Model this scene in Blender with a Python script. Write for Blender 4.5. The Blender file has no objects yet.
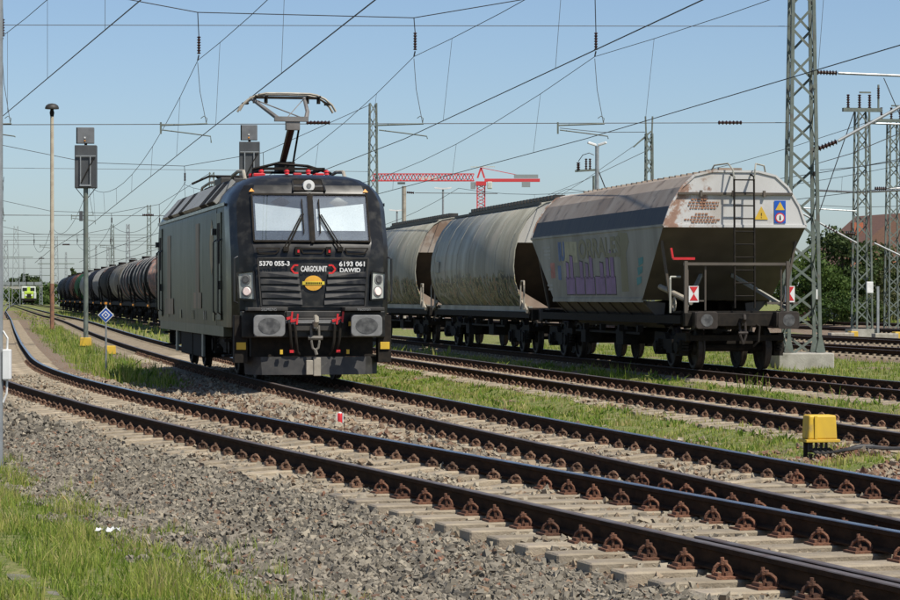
import bpy, bmesh, math, random
import numpy as np
from mathutils import Vector, Matrix, Euler
random.seed(7); rng = np.random.default_rng(7)
S = bpy.context.scene; COL = S.collection
PI = math.pi; R = math.radians

# ------------------------------------------------------------ camera, sky, sun, exposure
FPX, CAMZ = 2700.0, 1.53            # focal length in 900-px photo pixels, eye height over rail
cd = bpy.data.cameras.new('camera'); cam = bpy.data.objects.new('camera', cd); COL.objects.link(cam)
cd.sensor_width = 36; cd.lens = 36 * FPX / 900; cd.clip_start = 0.5; cd.clip_end = 9000
cam.location = (0, 0, CAMZ); cam.rotation_euler = (PI/2 - math.atan(3/FPX), 0, 0)
S.camera = cam
SUNV = Vector((0.43, -0.44, 0.95)).normalized()     # towards the sun
w = bpy.data.worlds.new('World'); S.world = w; w.use_nodes = True
nt = w.node_tree; bg = nt.nodes['Background']
sky = nt.nodes.new('ShaderNodeTexSky'); sky.sky_type = 'NISHITA'; sky.sun_disc = False
sky.sun_elevation = math.asin(SUNV.z); sky.sun_rotation = math.atan2(SUNV.x, SUNV.y)
sky.air_density = 0.8; sky.dust_density = 1.0; sky.ozone_density = 3.6; sky.altitude = 300
nt.links.new(sky.outputs[0], bg.inputs[0]); bg.inputs[1].default_value = 0.108
sl = bpy.data.lights.new('sun', 'SUN'); so = bpy.data.objects.new('sun', sl); COL.objects.link(so)
sl.energy = 4.9; sl.angle = R(0.53); sl.color = (1, 0.945, 0.85)
so.rotation_euler = SUNV.to_track_quat('Z', 'Y').to_euler(); so.location = SUNV * 60
S.view_settings.view_transform = 'Standard'; S.view_settings.look = 'None'
S.view_settings.gamma = 1; S.view_settings.exposure = 0.15; S.view_settings.use_curve_mapping = False
S.render.engine = 'CYCLES'

# ------------------------------------------------------------ helpers
def tag(o, label, cat, group=None):
    o['label'] = label; o['category'] = cat
    if group: o['group'] = group
    return o
def thing(name, label, cat, loc=(0, 0, 0), rz=0, group=None):
    o = bpy.data.objects.new(name, None); COL.objects.link(o)
    o.empty_display_size = 0.2; o.location = loc; o.rotation_euler = (0, 0, rz)
    return tag(o, label, cat, group)
def link(name, me, parent=None, loc=(0, 0, 0), rot=(0, 0, 0), scale=(1, 1, 1)):
    o = bpy.data.objects.new(name, me); COL.objects.link(o)
    o.location = loc; o.rotation_euler = rot; o.scale = scale
    if parent: o.parent = parent
    return o
def copy_tree(o, parent=None):
    c = o.copy(); COL.objects.link(c); c.parent = parent
    for ch in list(o.children): copy_tree(ch, c)
    return c

class MB:
    """collects shapes into one mesh"""
    def __init__(s): s.v = []; s.f = []; s.m = []; s.mi = 0
    def add(s, vs, fs):
        b = len(s.v); s.v += [tuple(p) for p in vs]
        s.f += [tuple(b + i for i in f) for f in fs]; s.m += [s.mi] * len(fs); return s
    def box(s, cx, cy, cz, sx, sy, sz, rz=0, taper=1.0):
        x, y, z = sx/2, sy/2, sz/2; t = taper; c, n = math.cos(rz), math.sin(rz)
        vs = [(-x,-y,-z),(x,-y,-z),(x,y,-z),(-x,y,-z),(-x*t,-y*t,z),(x*t,-y*t,z),(x*t,y*t,z),(-x*t,y*t,z)]
        vs = [(cx + a*c - b*n, cy + a*n + b*c, cz + d) for a, b, d in vs]
        return s.add(vs, [(3,2,1,0),(4,5,6,7),(0,1,5,4),(1,2,6,5),(2,3,7,6),(3,0,4,7)])
    def b2(s, x0, x1, y0, y1, z0, z1):
        return s.box((x0+x1)/2, (y0+y1)/2, (z0+z1)/2, x1-x0, y1-y0, z1-z0)
    def bar(s, p0, p1, w, h=None, up=(0, 0, 1)):
        h = h or w; p0, p1 = Vector(p0), Vector(p1); d = (p1-p0).normalized(); u = Vector(up)
        if abs(d.dot(u)) > .98: u = Vector((0, 1, 0)) if abs(d.y) < .9 else Vector((1, 0, 0))
        a = d.cross(u).normalized() * w/2; b = a.cross(d).normalized() * h/2
        vs = [p0-a-b, p0+a-b, p0+a+b, p0-a+b, p1-a-b, p1+a-b, p1+a+b, p1-a+b]
        return s.add(vs, [(3,2,1,0),(4,5,6,7),(0,1,5,4),(1,2,6,5),(2,3,7,6),(3,0,4,7)])
    def tube(s, pts, r, n=6, caps=True):
        pts = [Vector(p) for p in pts]; rs = r if isinstance(r, (list, tuple)) else [r]*len(pts)
        vs = []; fs = []; prev = None
        for i, p in enumerate(pts):
            d = (pts[min(i+1, len(pts)-1)] - pts[max(i-1, 0)])
            d = d.normalized() if d.length > 1e-9 else Vector((0, 0, 1))
            if prev is None:
                u = Vector((0, 0, 1)) if abs(d.z) < .9 else Vector((1, 0, 0)); a = d.cross(u).normalized()
            else: a = (prev - d * prev.dot(d)).normalized()
            prev = a; b = d.cross(a)
            for k in range(n):
                t = 2*PI*k/n; vs.append(p + (a*math.cos(t) + b*math.sin(t)) * rs[i])
        for i in range(len(pts)-1):
            for k in range(n):
                k2 = (k+1) % n; fs.append((i*n+k, i*n+k2, (i+1)*n+k2, (i+1)*n+k))
        if caps: fs.append(tuple(range(n))[::-1]); fs.append(tuple((len(pts)-1)*n+k for k in range(n)))
        return s.add(vs, fs)
    def cyl(s, p0, p1, r0, r1=None, n=16): return s.tube([p0, p1], [r0, r0 if r1 is None else r1], n)
    def prism(s, poly, axis, a, b):
        """polygon (2-d) extruded along an axis: 'x' -> (y,z), 'y' -> (x,z), 'z' -> (x,y)"""
        def P(q, t): return {'x': (t, q[0], q[1]), 'y': (q[0], t, q[1]), 'z': (q[0], q[1], t)}[axis]
        n = len(poly); vs = [P(q, a) for q in poly] + [P(q, b) for q in poly]
        fs = [tuple(range(n))[::-1], tuple(range(n, 2*n))] + [(i, (i+1) % n, n+(i+1) % n, n+i) for i in range(n)]
        return s.add(vs, fs)
    def rings(s, rings, close=True, caps=True):
        n = len(rings[0]); vs = [p for r in rings for p in r]; fs = []
        for i in range(len(rings)-1):
            for k in range(n if close else n-1):
                k2 = (k+1) % n; fs.append((i*n+k, i*n+k2, (i+1)*n+k2, (i+1)*n+k))
        if caps: fs.append(tuple(range(n))[::-1]); fs.append(tuple((len(rings)-1)*n+k for k in range(n)))
        return s.add(vs, fs)
    def mesh(s, name, mat, smooth=False, fix=True):
        me = bpy.data.meshes.new(name); me.from_pydata(s.v, [], s.f)
        for m in (mat if isinstance(mat, (list, tuple)) else [mat]): me.materials.append(m)
        if any(s.m): me.polygons.foreach_set('material_index', s.m)
        if fix:
            bm = bmesh.new(); bm.from_mesh(me); bmesh.ops.recalc_face_normals(bm, faces=bm.faces); bm.to_mesh(me); bm.free()
        if smooth:
            me.polygons.foreach_set('use_smooth', [True]*len(me.polygons))
            me.set_sharp_from_angle(angle=R(smooth if smooth > 1 else 40))
        me.update(); return me
    def build(s, name, mat, parent=None, smooth=False, bev=0, fix=True, loc=(0, 0, 0), rot=(0, 0, 0)):
        o = link(name, s.mesh(name, mat, smooth, fix), parent, loc, rot)
        if bev:
            m = o.modifiers.new('bevel', 'BEVEL'); m.width = bev; m.segments = 2; m.limit_method = 'ANGLE'; m.angle_limit = R(40)
        return o

def raw_mesh(name, V, F, mat, attrs=None, smooth=False):
    """numpy verts (n,3), faces (m,k) all of one size; float point attributes"""
    me = bpy.data.meshes.new(name); n, m, k = len(V), len(F), F.shape[1]
    me.vertices.add(n); me.vertices.foreach_set('co', V.astype(np.float32).ravel())
    me.loops.add(m*k); me.loops.foreach_set('vertex_index', F.astype(np.int32).ravel())
    me.polygons.add(m); me.polygons.foreach_set('loop_start', np.arange(0, m*k, k, dtype=np.int32))
    me.polygons.foreach_set('use_smooth', np.full(m, bool(smooth)))
    for an, av in (attrs or {}).items():
        a = me.attributes.new(an, 'FLOAT', 'POINT'); a.data.foreach_set('value', av.astype(np.float32))
    me.materials.append(mat); me.update(calc_edges=True); return me

# ------------------------------------------------------------ materials
def mat(name, col, rough=.6, metal=0., col2=None, scale=4., stretch=(1, 1, 1), lo=.35, hi=.65, bump=0., bscale=None,
        spec=.5, col3=None, scale3=1.2, lo3=.55, hi3=.7, coat=0., detail=6):
    m = bpy.data.materials.new(name); m.use_nodes = True; t = m.node_tree; N = t.nodes; L = t.links
    b = N['Principled BSDF']; b.inputs['Roughness'].default_value = rough; b.inputs['Metallic'].default_value = metal
    b.inputs['Specular IOR Level'].default_value = spec; b.inputs['Coat Weight'].default_value = coat
    col = tuple(col) + (1,); b.inputs['Base Color'].default_value = col
    tc = N.new('ShaderNodeTexCoord'); mp = N.new('ShaderNodeMapping'); mp.inputs['Scale'].default_value = stretch
    L.new(tc.outputs['Object'], mp.inputs[0])
    if col2 is None: col2 = tuple(c*.7 for c in col[:3])
    nz = N.new('ShaderNodeTexNoise'); nz.inputs['Scale'].default_value = scale; nz.inputs['Detail'].default_value = detail
    L.new(mp.outputs[0], nz.inputs['Vector'])
    mr = N.new('ShaderNodeMapRange'); mr.inputs['From Min'].default_value = lo; mr.inputs['From Max'].default_value = hi
    L.new(nz.outputs[0], mr.inputs[0])
    mx = N.new('ShaderNodeMix'); mx.data_type = 'RGBA'; L.new(mr.outputs[0], mx.inputs[0])
    mx.inputs[6].default_value = col; mx.inputs[7].default_value = tuple(col2) + (1,)
    out = mx.outputs[2]
    if col3:
        n3 = N.new('ShaderNodeTexNoise'); n3.inputs['Scale'].default_value = scale3; n3.inputs['Detail'].default_value = 8
        L.new(tc.outputs['Object'], n3.inputs['Vector'])
        m3 = N.new('ShaderNodeMapRange'); m3.inputs['From Min'].default_value = lo3; m3.inputs['From Max'].default_value = hi3
        L.new(n3.outputs[0], m3.inputs[0])
        x3 = N.new('ShaderNodeMix'); x3.data_type = 'RGBA'; L.new(m3.outputs[0], x3.inputs[0]); L.new(out, x3.inputs[6])
        x3.inputs[7].default_value = tuple(col3) + (1,); out = x3.outputs[2]
    L.new(out, b.inputs['Base Color'])
    rr = N.new('ShaderNodeMapRange'); rr.inputs['To Min'].default_value = max(.03, rough-.12); rr.inputs['To Max'].default_value = min(1, rough+.12)
    L.new(nz.outputs[0], rr.inputs[0]); L.new(rr.outputs[0], b.inputs['Roughness'])
    if bump:
        bn = N.new('ShaderNodeTexNoise'); bn.inputs['Scale'].default_value = bscale or scale*6; bn.inputs['Detail'].default_value = 4
        L.new(tc.outputs['Object'], bn.inputs['Vector'])
        bp = N.new('ShaderNodeBump'); bp.inputs['Strength'].default_value = bump; bp.inputs['Distance'].default_value = .02
        L.new(bn.outputs[0], bp.inputs['Height']); L.new(bp.outputs[0], b.inputs['Normal'])
    return m
def ramp_mat(name, attr, stops, rough=.8, translucent=0, noise=0):
    m = bpy.data.materials.new(name); m.use_nodes = True; t = m.node_tree; N = t.nodes; L = t.links
    b = N['Principled BSDF']; b.inputs['Roughness'].default_value = rough; b.inputs['Specular IOR Level'].default_value = .25
    a = N.new('ShaderNodeAttribute'); a.attribute_name = attr
    r = N.new('ShaderNodeValToRGB'); e = r.color_ramp.elements
    while len(e) < len(stops): e.new(.5)
    for i, (p, c) in enumerate(stops): e[i].position = p; e[i].color = tuple(c) + (1,)
    L.new(a.outputs['Fac'], r.inputs[0]); out = r.outputs[0]
    if noise:
        tc = N.new('ShaderNodeTexCoord'); nz = N.new('ShaderNodeTexNoise'); nz.inputs['Scale'].default_value = noise; nz.inputs['Detail'].default_value = 5
        L.new(tc.outputs['Object'], nz.inputs['Vector'])
        mr = N.new('ShaderNodeMapRange'); mr.inputs['To Min'].default_value = .6; mr.inputs['To Max'].default_value = 1.4; L.new(nz.outputs[0], mr.inputs[0])
        mx = N.new('ShaderNodeMix'); mx.data_type = 'RGBA'; mx.blend_type = 'MULTIPLY'; mx.inputs[0].default_value = 1
        L.new(out, mx.inputs[6]); L.new(mr.outputs[0], mx.inputs[7]); out = mx.outputs[2]
    L.new(out, b.inputs['Base Color'])
    if translucent:
        tr = N.new('ShaderNodeBsdfTranslucent'); L.new(out, tr.inputs[0]); ms = N.new('ShaderNodeMixShader'); ms.inputs[0].default_value = translucent
        L.new(b.outputs[0], ms.inputs[1]); L.new(tr.outputs[0], ms.inputs[2]); L.new(ms.outputs[0], N['Material Output'].inputs[0])
    return m
M = {}
M['railside'] = mat('rail_rust', (.034, .021, .014), .9, col2=(.062, .036, .022), scale=6, stretch=(1, 1, 3), bump=.2, spec=.05)
M['railtop'] = mat('rail_head', (.42, .44, .47), .28, .9, col2=(.30, .27, .25), scale=3)
M['railtop_dull'] = mat('rail_head_dull', (.20, .17, .15), .5, .5, col2=(.14, .10, .08), scale=5)
M['concrete'] = mat('sleeper_concrete', (.37, .305, .215), .9, col2=(.27, .22, .15), scale=7, bump=.4, bscale=60, col3=(.22, .18, .14), scale3=4)
M['bearer'] = mat('bearer_concrete', (.34, .285, .205), .9, col2=(.25, .205, .145), scale=5, bump=.4, bscale=50, col3=(.24, .2, .16), scale3=3)
M['rust'] = mat('rust', (.20, .088, .048), .85, col2=(.11, .052, .03), scale=25, bump=.4)
def vary(m, lo=.6, hi=1.35):
    """per-object brightness differences between alike pieces"""
    t = m.node_tree; N = t.nodes; L = t.links; bs = N['Principled BSDF']; src = bs.inputs['Base Color'].links[0].from_socket
    oi = N.new('ShaderNodeObjectInfo'); mr = N.new('ShaderNodeMapRange'); mr.inputs['To Min'].default_value = lo; mr.inputs['To Max'].default_value = hi; L.new(oi.outputs['Random'], mr.inputs[0])
    mx = N.new('ShaderNodeMix'); mx.data_type = 'RGBA'; mx.blend_type = 'MULTIPLY'; mx.inputs[0].default_value = 1; L.new(src, mx.inputs[6]); L.new(mr.outputs[0], mx.inputs[7]); L.new(mx.outputs[2], bs.inputs['Base Color']); return m
vary(M['rust']); vary(M['concrete'], .78, 1.15); vary(M['bearer'], .8, 1.12)
M['clip'] = vary(mat('dusty_clip', (.21, .125, .08), .9, col2=(.13, .07, .042), scale=25, bump=.3))
M['black'] = mat('black_paint', (.012, .0125, .013), .34, col2=(.02, .021, .022), scale=3, coat=.15)
M['blackdust'] = mat('dusty_black', (.022, .021, .019), .6, col2=(.05, .045, .038), scale=6, stretch=(1, 1, .4))
M['under'] = mat('underframe_grime', (.013, .0115, .010), .85, col2=(.028, .023, .018), scale=8, spec=.2)
M['under2'] = mat('wheel_steel', (.05, .04, .033), .7, .3, col2=(.03, .024, .02), scale=9)
M['mast'] = mat('mast_green_paint', (.105, .13, .11), .65, col2=(.15, .175, .15), scale=5, col3=(.11, .10, .08), scale3=3)
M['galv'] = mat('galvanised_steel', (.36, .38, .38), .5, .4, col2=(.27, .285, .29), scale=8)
M['wire'] = mat('wire', (.045, .045, .048), .6, .3)
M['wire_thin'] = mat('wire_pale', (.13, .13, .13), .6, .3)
M['insul'] = mat('brown_insulator', (.055, .022, .016), .3, col2=(.03, .014, .012), scale=9)
M['white'] = mat('white_paint', (.78, .78, .76), .5, col2=(.66, .66, .64), scale=5)
M['red'] = mat('red_paint', (.62, .025, .03), .4, col2=(.5, .02, .025), scale=6)
M['yellow'] = mat('yellow_paint', (.66, .43, .03), .6, col2=(.55, .35, .04), scale=5, col3=(.38, .26, .07), scale3=5, stretch=(1, 1, .4))
M['blue'] = mat('sign_blue', (.015, .10, .48), .4)
M['stoneblock'] = mat('foundation_concrete', (.42, .40, .35), .9, col2=(.33, .31, .27), scale=4, bump=.3, col3=(.24, .23, .19), scale3=2.5)
# ------------------------------------------------------------ track alignments (rail top is z = 0)
def _smooth(ys, xs, w):
    k = np.ones(w)/w; p = np.r_[np.full(w, 0.)+xs[0]-(xs[1]-xs[0])*np.arange(w, 0, -1), xs, xs[-1]+(xs[-1]-xs[-2])*np.arange(1, w+1)]
    return np.convolve(p, k, 'same')[w:-w]
_Y = np.arange(2, 1400, .5)
_q1 = np.polyval([-3.7945e-07, 8.2108e-05, -0.0045274, -0.222604, 7.06522], _Y)
_x1 = np.where(_Y < 66, _q1, np.interp(_Y, [66, 89, 122, 186, 310, 420, 700, 1400], [np.polyval([-3.7945e-07, 8.2108e-05, -0.0045274, -0.222604, 7.06522], 66), -14.89, -20.4, -31.0, -51.8, -69.5, -113, -220]))
_x1 = np.where(_Y < 40, _x1, _smooth(_Y, _x1, 25))
_q2 = np.polyval([-1.35196e-06, 0.00057979, -0.245668, 8.233], np.minimum(_Y, 225))
_x2 = _smooth(_Y, np.where(_Y < 225, _q2, _q2 - .172*(_Y-225)), 9)
TX = {1: _x1, 2: _x2, 3: 11.13-.1735*_Y, 4: 16.0-.1766*_Y}
for k, off in ((5, 11.0), (6, 17.2), (7, 27.5), (8, 37.0)): TX[k] = 16.0-.1766*_Y+off/.985
def tx(k, y): return np.interp(y, _Y, TX[k])
def tslope(k, y): return (tx(k, np.asarray(y)+.5)-tx(k, np.asarray(y)-.5))
def sd(k, x, y): return (x-tx(k, y))/np.sqrt(1+tslope(k, y)**2)      # signed distance, + to the right
def tpt(k, y, d=0., z=0.):
    s = float(tslope(k, y)); c = 1/math.sqrt(1+s*s); return Vector((float(tx(k, y))+d*c, y-d*s*c, z))
def tang(k, y): return math.atan(-float(tslope(k, y)))               # rotation about z that turns +y along the track
def sn(x, y, sc, seed, n=14):
    r = np.random.default_rng(seed); o = np.zeros_like(x)
    for i in range(n):
        a = r.uniform(0, 2*PI); f = r.uniform(.5, 2.2)/sc; o += np.sin((x*math.cos(a)+y*math.sin(a))*f*2*PI+r.uniform(0, 6.3))
    return o/math.sqrt(n/2)
def sst(a, b, x): t = np.clip((x-a)/(b-a), 0, 1); return t*t*(3-2*t)
def gz(x, y):
    x = np.asarray(x, float); y = np.asarray(y, float)
    d1 = sd(1, x, y); z = np.full(x.shape, -.30)
    left = -.74+.36*sst(45, 85, y)
    z = np.where(d1 < -1.3, -.24+(left+.24)*sst(-1.3, -4.4, d1), z)
    for k in range(1, 9):
        d = np.abs(sd(k, x, y)) if k > 1 else np.where(d1 < 0, np.maximum(-d1, 0)*1.0, d1)
        bed = sst(2.3, 1.45, d)
        if k == 1: bed = np.where((d1 < -1.3), 0, bed)
        z = np.maximum(z, -.36+(.36-.222)*bed) if k > 1 else np.where(bed > 0, np.maximum(z, -.36+(.36-.222)*bed), z)
    z = z+.012*sn(x, y, 1.1, 3)+.02*sn(x, y, 4., 4)
    nearbed = np.zeros(x.shape, bool)
    for k in range(1, 9): nearbed |= np.abs(sd(k, x, y)) < 1.32
    return np.where(nearbed, np.minimum(z, -.205), z)
def masks(x, y):
    """grass, grey ballast, brown ballast fractions"""
    d = {k: sd(k, x, y) for k in range(1, 9)}; n1 = sn(x, y, 2.2, 11); n2 = sn(x, y, .7, 12); n3 = sn(x, y, 7., 13)
    g = np.zeros(x.shape)
    g = np.maximum(g, sst(-2.9, -3.5, d[1]+.18*n1+.1*n2)*sst(58, 48, y))                       # foreground verge
    g = np.maximum(g, sst(1.2, 1.5, d[2]+.12*n1)*sst(-.85, -1.15, d[3]+.1*n1)*np.clip(1.0+.3*n1+.15*n2, 0, 1)*sst(27, 33, y+2*n1))
    g = np.maximum(g, sst(1.2, 1.5, d[3]+.1*n1)*sst(-1.1, -1.4, d[4])*np.clip(1.0+.3*n1, 0, 1))
    g = np.maximum(g, sst(1.3, 1.8, d[4])*sst(-1.7, -2.6, d[5]+.2*n1)*np.clip(1.0+.3*n1, 0, 1))
    tri = sst(1.7, 2.3, d[1]+.2*n1)*sst(-1.35, -1.7, d[2]+.15*n1)*sst(51, 57, y+1.0*n1)
    g = np.maximum(g, tri*np.clip(1.0+.25*n1, 0, 1))
    g = np.maximum(g, .8*sst(1.6, 2.0, d[2])*sst(-1.2, -1.7, d[3])*sst(80, 95, y))
    g = np.maximum(g, sst(2.5, 4., d[8])); g = np.maximum(g, sst(-7, -11, d[1]+n3)*sst(60, 75, y))
    g = np.maximum(g, .55*sst(2, 3, d[6])*sst(-2, -3, d[7])+.5*sst(2, 3, d[7])*sst(-2, -3, d[8]))
    g = np.maximum(g, sst(330, 420, y)*np.clip(.9+.2*n3, 0, 1))
    brown = sst(1.5, 2.0, d[1])*sst(-1.0, -1.3, d[2])*sst(75, 55, y); brown = np.maximum(brown, sst(1.2, 1.5, d[2])*sst(2.9, 2.2, d[2]))
    brown = np.maximum(brown, sst(-3.0, -2.2, d[3])*sst(2.2, 1.6, d[3])*sst(40, 28, y))
    brown = np.clip(brown*(1+.3*n2), 0, 1)
    return g, brown
def axis(parts):
    o = []
    for a, b, st in parts: o += list(np.arange(a, b, st))
    return np.array(o)
def geo(a, b, q):
    o = [a]; st = q
    while o[-1] < b: o.append(o[-1]+st); st *= 1.35
    return np.array(o[1:])
gx = np.r_[-geo(30, 6000, 2)[::-1], axis([(-30, -14, 1.0), (-14, 20, .2), (20, 48, .8)]), geo(48, 6000, 2)]
gy = np.r_[-geo(4, 3000, 2)[::-1], axis([(-4, 10, 1.0), (10, 84, .25), (84, 180, 1.)]), geo(180, 7000, 3)]
GX, GY = np.meshgrid(gx, gy); gxx, gyy = GX.ravel(), GY.ravel()
GZ = gz(gxx, gyy); far = sst(150, 400, np.hypot(gxx, gyy)); GZ = GZ*(1-far)+(-.38)*far
nx, ny = len(gx), len(gy); ii = (np.arange(ny-1)[:, None]*nx+np.arange(nx-1)[None]).ravel()
gF = np.c_[ii, ii+1, ii+nx+1, ii+nx]; mg, mb = masks(gxx, gyy)
def ground_mat():
    m = bpy.data.materials.new('ballast_and_grass'); m.use_nodes = True; t = m.node_tree; N = t.nodes; L = t.links; b = N['Principled BSDF']
    b.inputs['Roughness'].default_value = .95; b.inputs['Specular IOR Level'].default_value = .15
    tc = N.new('ShaderNodeTexCoord')
    def noise(sc, det=6, typ='ShaderNodeTexNoise'):
        n = N.new(typ); n.inputs['Scale'].default_value = sc
        if 'Detail' in n.inputs: n.inputs['Detail'].default_value = det
        L.new(tc.outputs['Object'], n.inputs['Vector']); return n
    def ramp(src, stops):
        r = N.new('ShaderNodeValToRGB'); e = r.color_ramp.elements
        while len(e) < len(stops): e.new(.5)
        for i, (p, c) in enumerate(stops): e[i].position = p; e[i].color = tuple(c)+(1,)
        L.new(src, r.inputs[0]); return r.outputs[0]
    def mix(f, a, c, mode='MIX'):
        x = N.new('ShaderNodeMix'); x.data_type = 'RGBA'; x.blend_type = mode
        if isinstance(f, float): x.inputs[0].default_value = f
        else: L.new(f, x.inputs[0])
        L.new(a, x.inputs[6]); L.new(c, x.inputs[7]); return x.outputs[2]
    vor = noise(26, typ='ShaderNodeTexVoronoi')
    sep = N.new('ShaderNodeSeparateColor'); L.new(vor.outputs['Color'], sep.inputs[0])
    grey = ramp(sep.outputs[0], [(0, (.07, .06, .05)), (.35, (.15, .13, .105)), (.7, (.25, .22, .175)), (1, (.2, .135, .09))])
    brown = ramp(sep.outputs[1], [(0, (.10, .06, .04)), (.4, (.20, .135, .09)), (.75, (.31, .24, .17)), (1, (.24, .12, .07))])
    grass = ramp(noise(9).outputs[0], [(.25, (.09, .125, .03)), (.5, (.17, .19, .06)), (.65, (.26, .235, .11)), (.8, (.30, .235, .14))])
    def attr(n): a = N.new('ShaderNodeAttribute'); a.attribute_name = n; return a.outputs['Fac']
    def soft(a, sc):
        ad = N.new('ShaderNodeMath'); ad.operation = 'ADD'; n = noise(sc, 8); sb = N.new('ShaderNodeMath'); sb.operation = 'MULTIPLY_ADD'
        sb.inputs[1].default_value = .9; sb.inputs[2].default_value = -.45; L.new(n.outputs[0], sb.inputs[0])
        L.new(a, ad.inputs[0]); L.new(sb.outputs[0], ad.inputs[1]); mr = N.new('ShaderNodeMapRange'); mr.inputs['From Min'].default_value = .35; mr.inputs['From Max'].default_value = .6
        L.new(ad.outputs[0], mr.inputs[0]); return mr.outputs[0]
    c = mix(soft(attr('brown'), 6), grey, brown); c = mix(soft(attr('grass'), 5), c, grass)
    L.new(c, b.inputs['Base Color'])
    bp = N.new('ShaderNodeBump'); bp.inputs['Strength'].default_value = .7; bp.inputs['Distance'].default_value = .03
    L.new(vor.outputs['Distance'], bp.inputs['Height']); L.new(bp.outputs[0], b.inputs['Normal'])
    return m
gm = raw_mesh('ground', np.c_[gxx, gyy, GZ], gF, ground_mat(), {'grass': mg, 'brown': mb}, smooth=True)
ground = link('ground', gm); ground['kind'] = 'structure'

# ------------------------------------------------------------ rails, sleepers, fastenings
RP = [(-.0625, -.149), (.0625, -.149), (.0625, -.138), (.010, -.122), (.010, -.046), (.034, -.036), (.034, -.006), (.028, 0), (-.028, 0), (-.034, -.006), (-.034, -.036), (-.010, -.046), (-.010, -.122), (-.0625, -.138)]
def rail(k, d, parent, y0, y1, shiny=True, name='rail', dz=0.):
    ys = np.r_[np.arange(y0, min(y1, 110), .8), np.arange(max(110, y0), y1, 6.)] if y1 > 110 else np.arange(y0, y1+.01, .8)
    mb_ = MB(); n = len(RP); rings = []
    for y in ys:
        y = float(y); s = float(tslope(k, y)); c = 1/math.sqrt(1+s*s); p = tpt(k, y, d)
        rings.append([(p.x+a*c, p.y-a*s*c, b+dz) for a, b in RP])
    vs = [p for r in rings for p in r]; fs = []; mi = []
    for i in range(len(rings)-1):
        for q in range(n):
            q2 = (q+1) % n; fs.append((i*n+q, (i)*n+q2, (i+1)*n+q2, (i+1)*n+q)); mi.append(1 if q in (6, 7, 8) else 0)
    fs += [tuple(range(n))[::-1], tuple((len(rings)-1)*n+q for q in range(n))]; mi += [0, 0]
    mb_.v = vs; mb_.f = fs; mb_.m = mi
    return mb_.build(name, [M['railside'], M['railtop' if shiny else 'railtop_dull']], parent)
def sleeper_mesh():
    b = MB(); rings = []
    for x, hw, hb, z in [(-1.3, .11, .14, -.205), (-1.24, .115, .15, -.19), (-.95, .11, .15, -.172), (-.55, .11, .15, -.166), (-.38, .10, .13, -.192), (0, .095, .11, -.208)]:
        rings.append((x, hw, hb, z))
    rings += [(-a, h, q, z) for a, h, q, z in rings[-2::-1]]
    b.rings([[(x, -hb, -.36), (x, hb, -.36), (x, hw+.012, z-.012), (x, hw-.02, z), (x, -hw+.02, z), (x, -hw-.012, z-.012)] for x, hw, hb, z in rings])
    return b.mesh('sleeper', M['concrete'])
def fast_mesh(plate, jit=0.):
    b = MB(); rj = random.Random(int(jit*100)+5); jx = lambda a: rj.uniform(-a, a)
    b.box(0, 0, -.160, .40, .17, .016) if plate else b.box(0, 0, -.161, .33, .10, .014)
    for s in (-1, 1):
        b.box(s*.095, 0, -.143, .05, .07, .022)                             # clamp foot on the rail base
        b.box(s*.165, 0, -.146, .025, .10, .03)         # shoulder rib
        for q in (1,):                                                     # bent clip, set slightly askew
            ja, jb, jc = jx(.012), jx(.022), jx(.010)
            pts = [(s*(.120+ja+(.046 if plate else .036)*math.cos(t)), (.03+jb)*math.cos(t), -.138+((.055 if plate else .038)+jc)*math.sin(t)) for t in np.linspace(-.35, PI+.35, 9)]
            b.tube(pts, .0125, 5)
        b.cyl((s*.118, 0, -.15), (s*(.122+jx(.01)), jx(.012), (-.045 if plate else -.078)+jx(.008)), .012, n=6); b.cyl((s*.118, 0, -.085 if plate else -.108), (s*.12, 0, -.062 if plate else -.09), .025, n=6)
    return b.mesh('rail_fastening', M['rust' if plate else 'clip'])
SLM, FPM, FCM = sleeper_mesh(), [fast_mesh(True, i) for i in range(5)], [fast_mesh(False, i+7) for i in range(4)]
def lay(k, root, ya, yb, step):
    y = ya
    while y < yb:
        a = tang(k, y)+random.uniform(-.008, .008); p = tpt(k, y)
        o = link('sleeper', SLM, root, (p.x, p.y, random.uniform(-.004, .003)), (0, 0, a))
        for s in (-1, 1): link('rail_fastening', random.choice(FCM), o, (s*.7535, random.uniform(-.012, .012), 0), (0, 0, random.uniform(-.04, .04)))
        y += step*math.cos(a)
def lay_joined(k, root, ya, yb, step):
    b = MB(); y = ya
    while y < yb:
        a = tang(k, y); p = tpt(k, y); b.box(p.x, p.y, -.275, 2.6, .24, .2, a)
        for s in (-.7535, .7535):
            q = tpt(k, y, s); b.box(q.x, q.y, -.15, .30, .12, .04, a)
        y += step*math.cos(a)
    o = b.build('sleepers', M['concrete'], root); o['kind'] = 'stuff'
TL = {1: 'nearest railway track, curving away to the left past the gravel slope', 2: 'railway track carrying the black locomotive',
      3: 'railway track between the locomotive and the hopper wagons', 4: 'railway track under the grey hopper wagons',
      5: 'railway track just behind the tall lattice mast on its concrete block', 6: 'second railway track behind the tall lattice mast',
      7: 'third railway track behind the tall lattice mast', 8: 'farthest railway track, in front of the trees'}
TRK = {}
for k in range(1, 9):
    r = thing('railway_track', TL[k], 'railway track', (0, 0, 0), 0, 'parallel yard tracks'); TRK[k] = r
    y1 = 640 if k < 4 else 420
    rail(k, -.7535, r, {1: 6, 2: 6}.get(k, 10), y1, False); rail(k, .7535, r, {1: 6, 2: 6}.get(k, 10), y1, k in (1, 2, 4))
TURN = 24.4
lay(1, TRK[1], TURN, 70, .64); lay_joined(1, TRK[1], 70.2, 200, .64)
lay(2, TRK[2], TURN+.25, 80, .64); lay_joined(2, TRK[2], 80.2, 200, .64)
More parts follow.
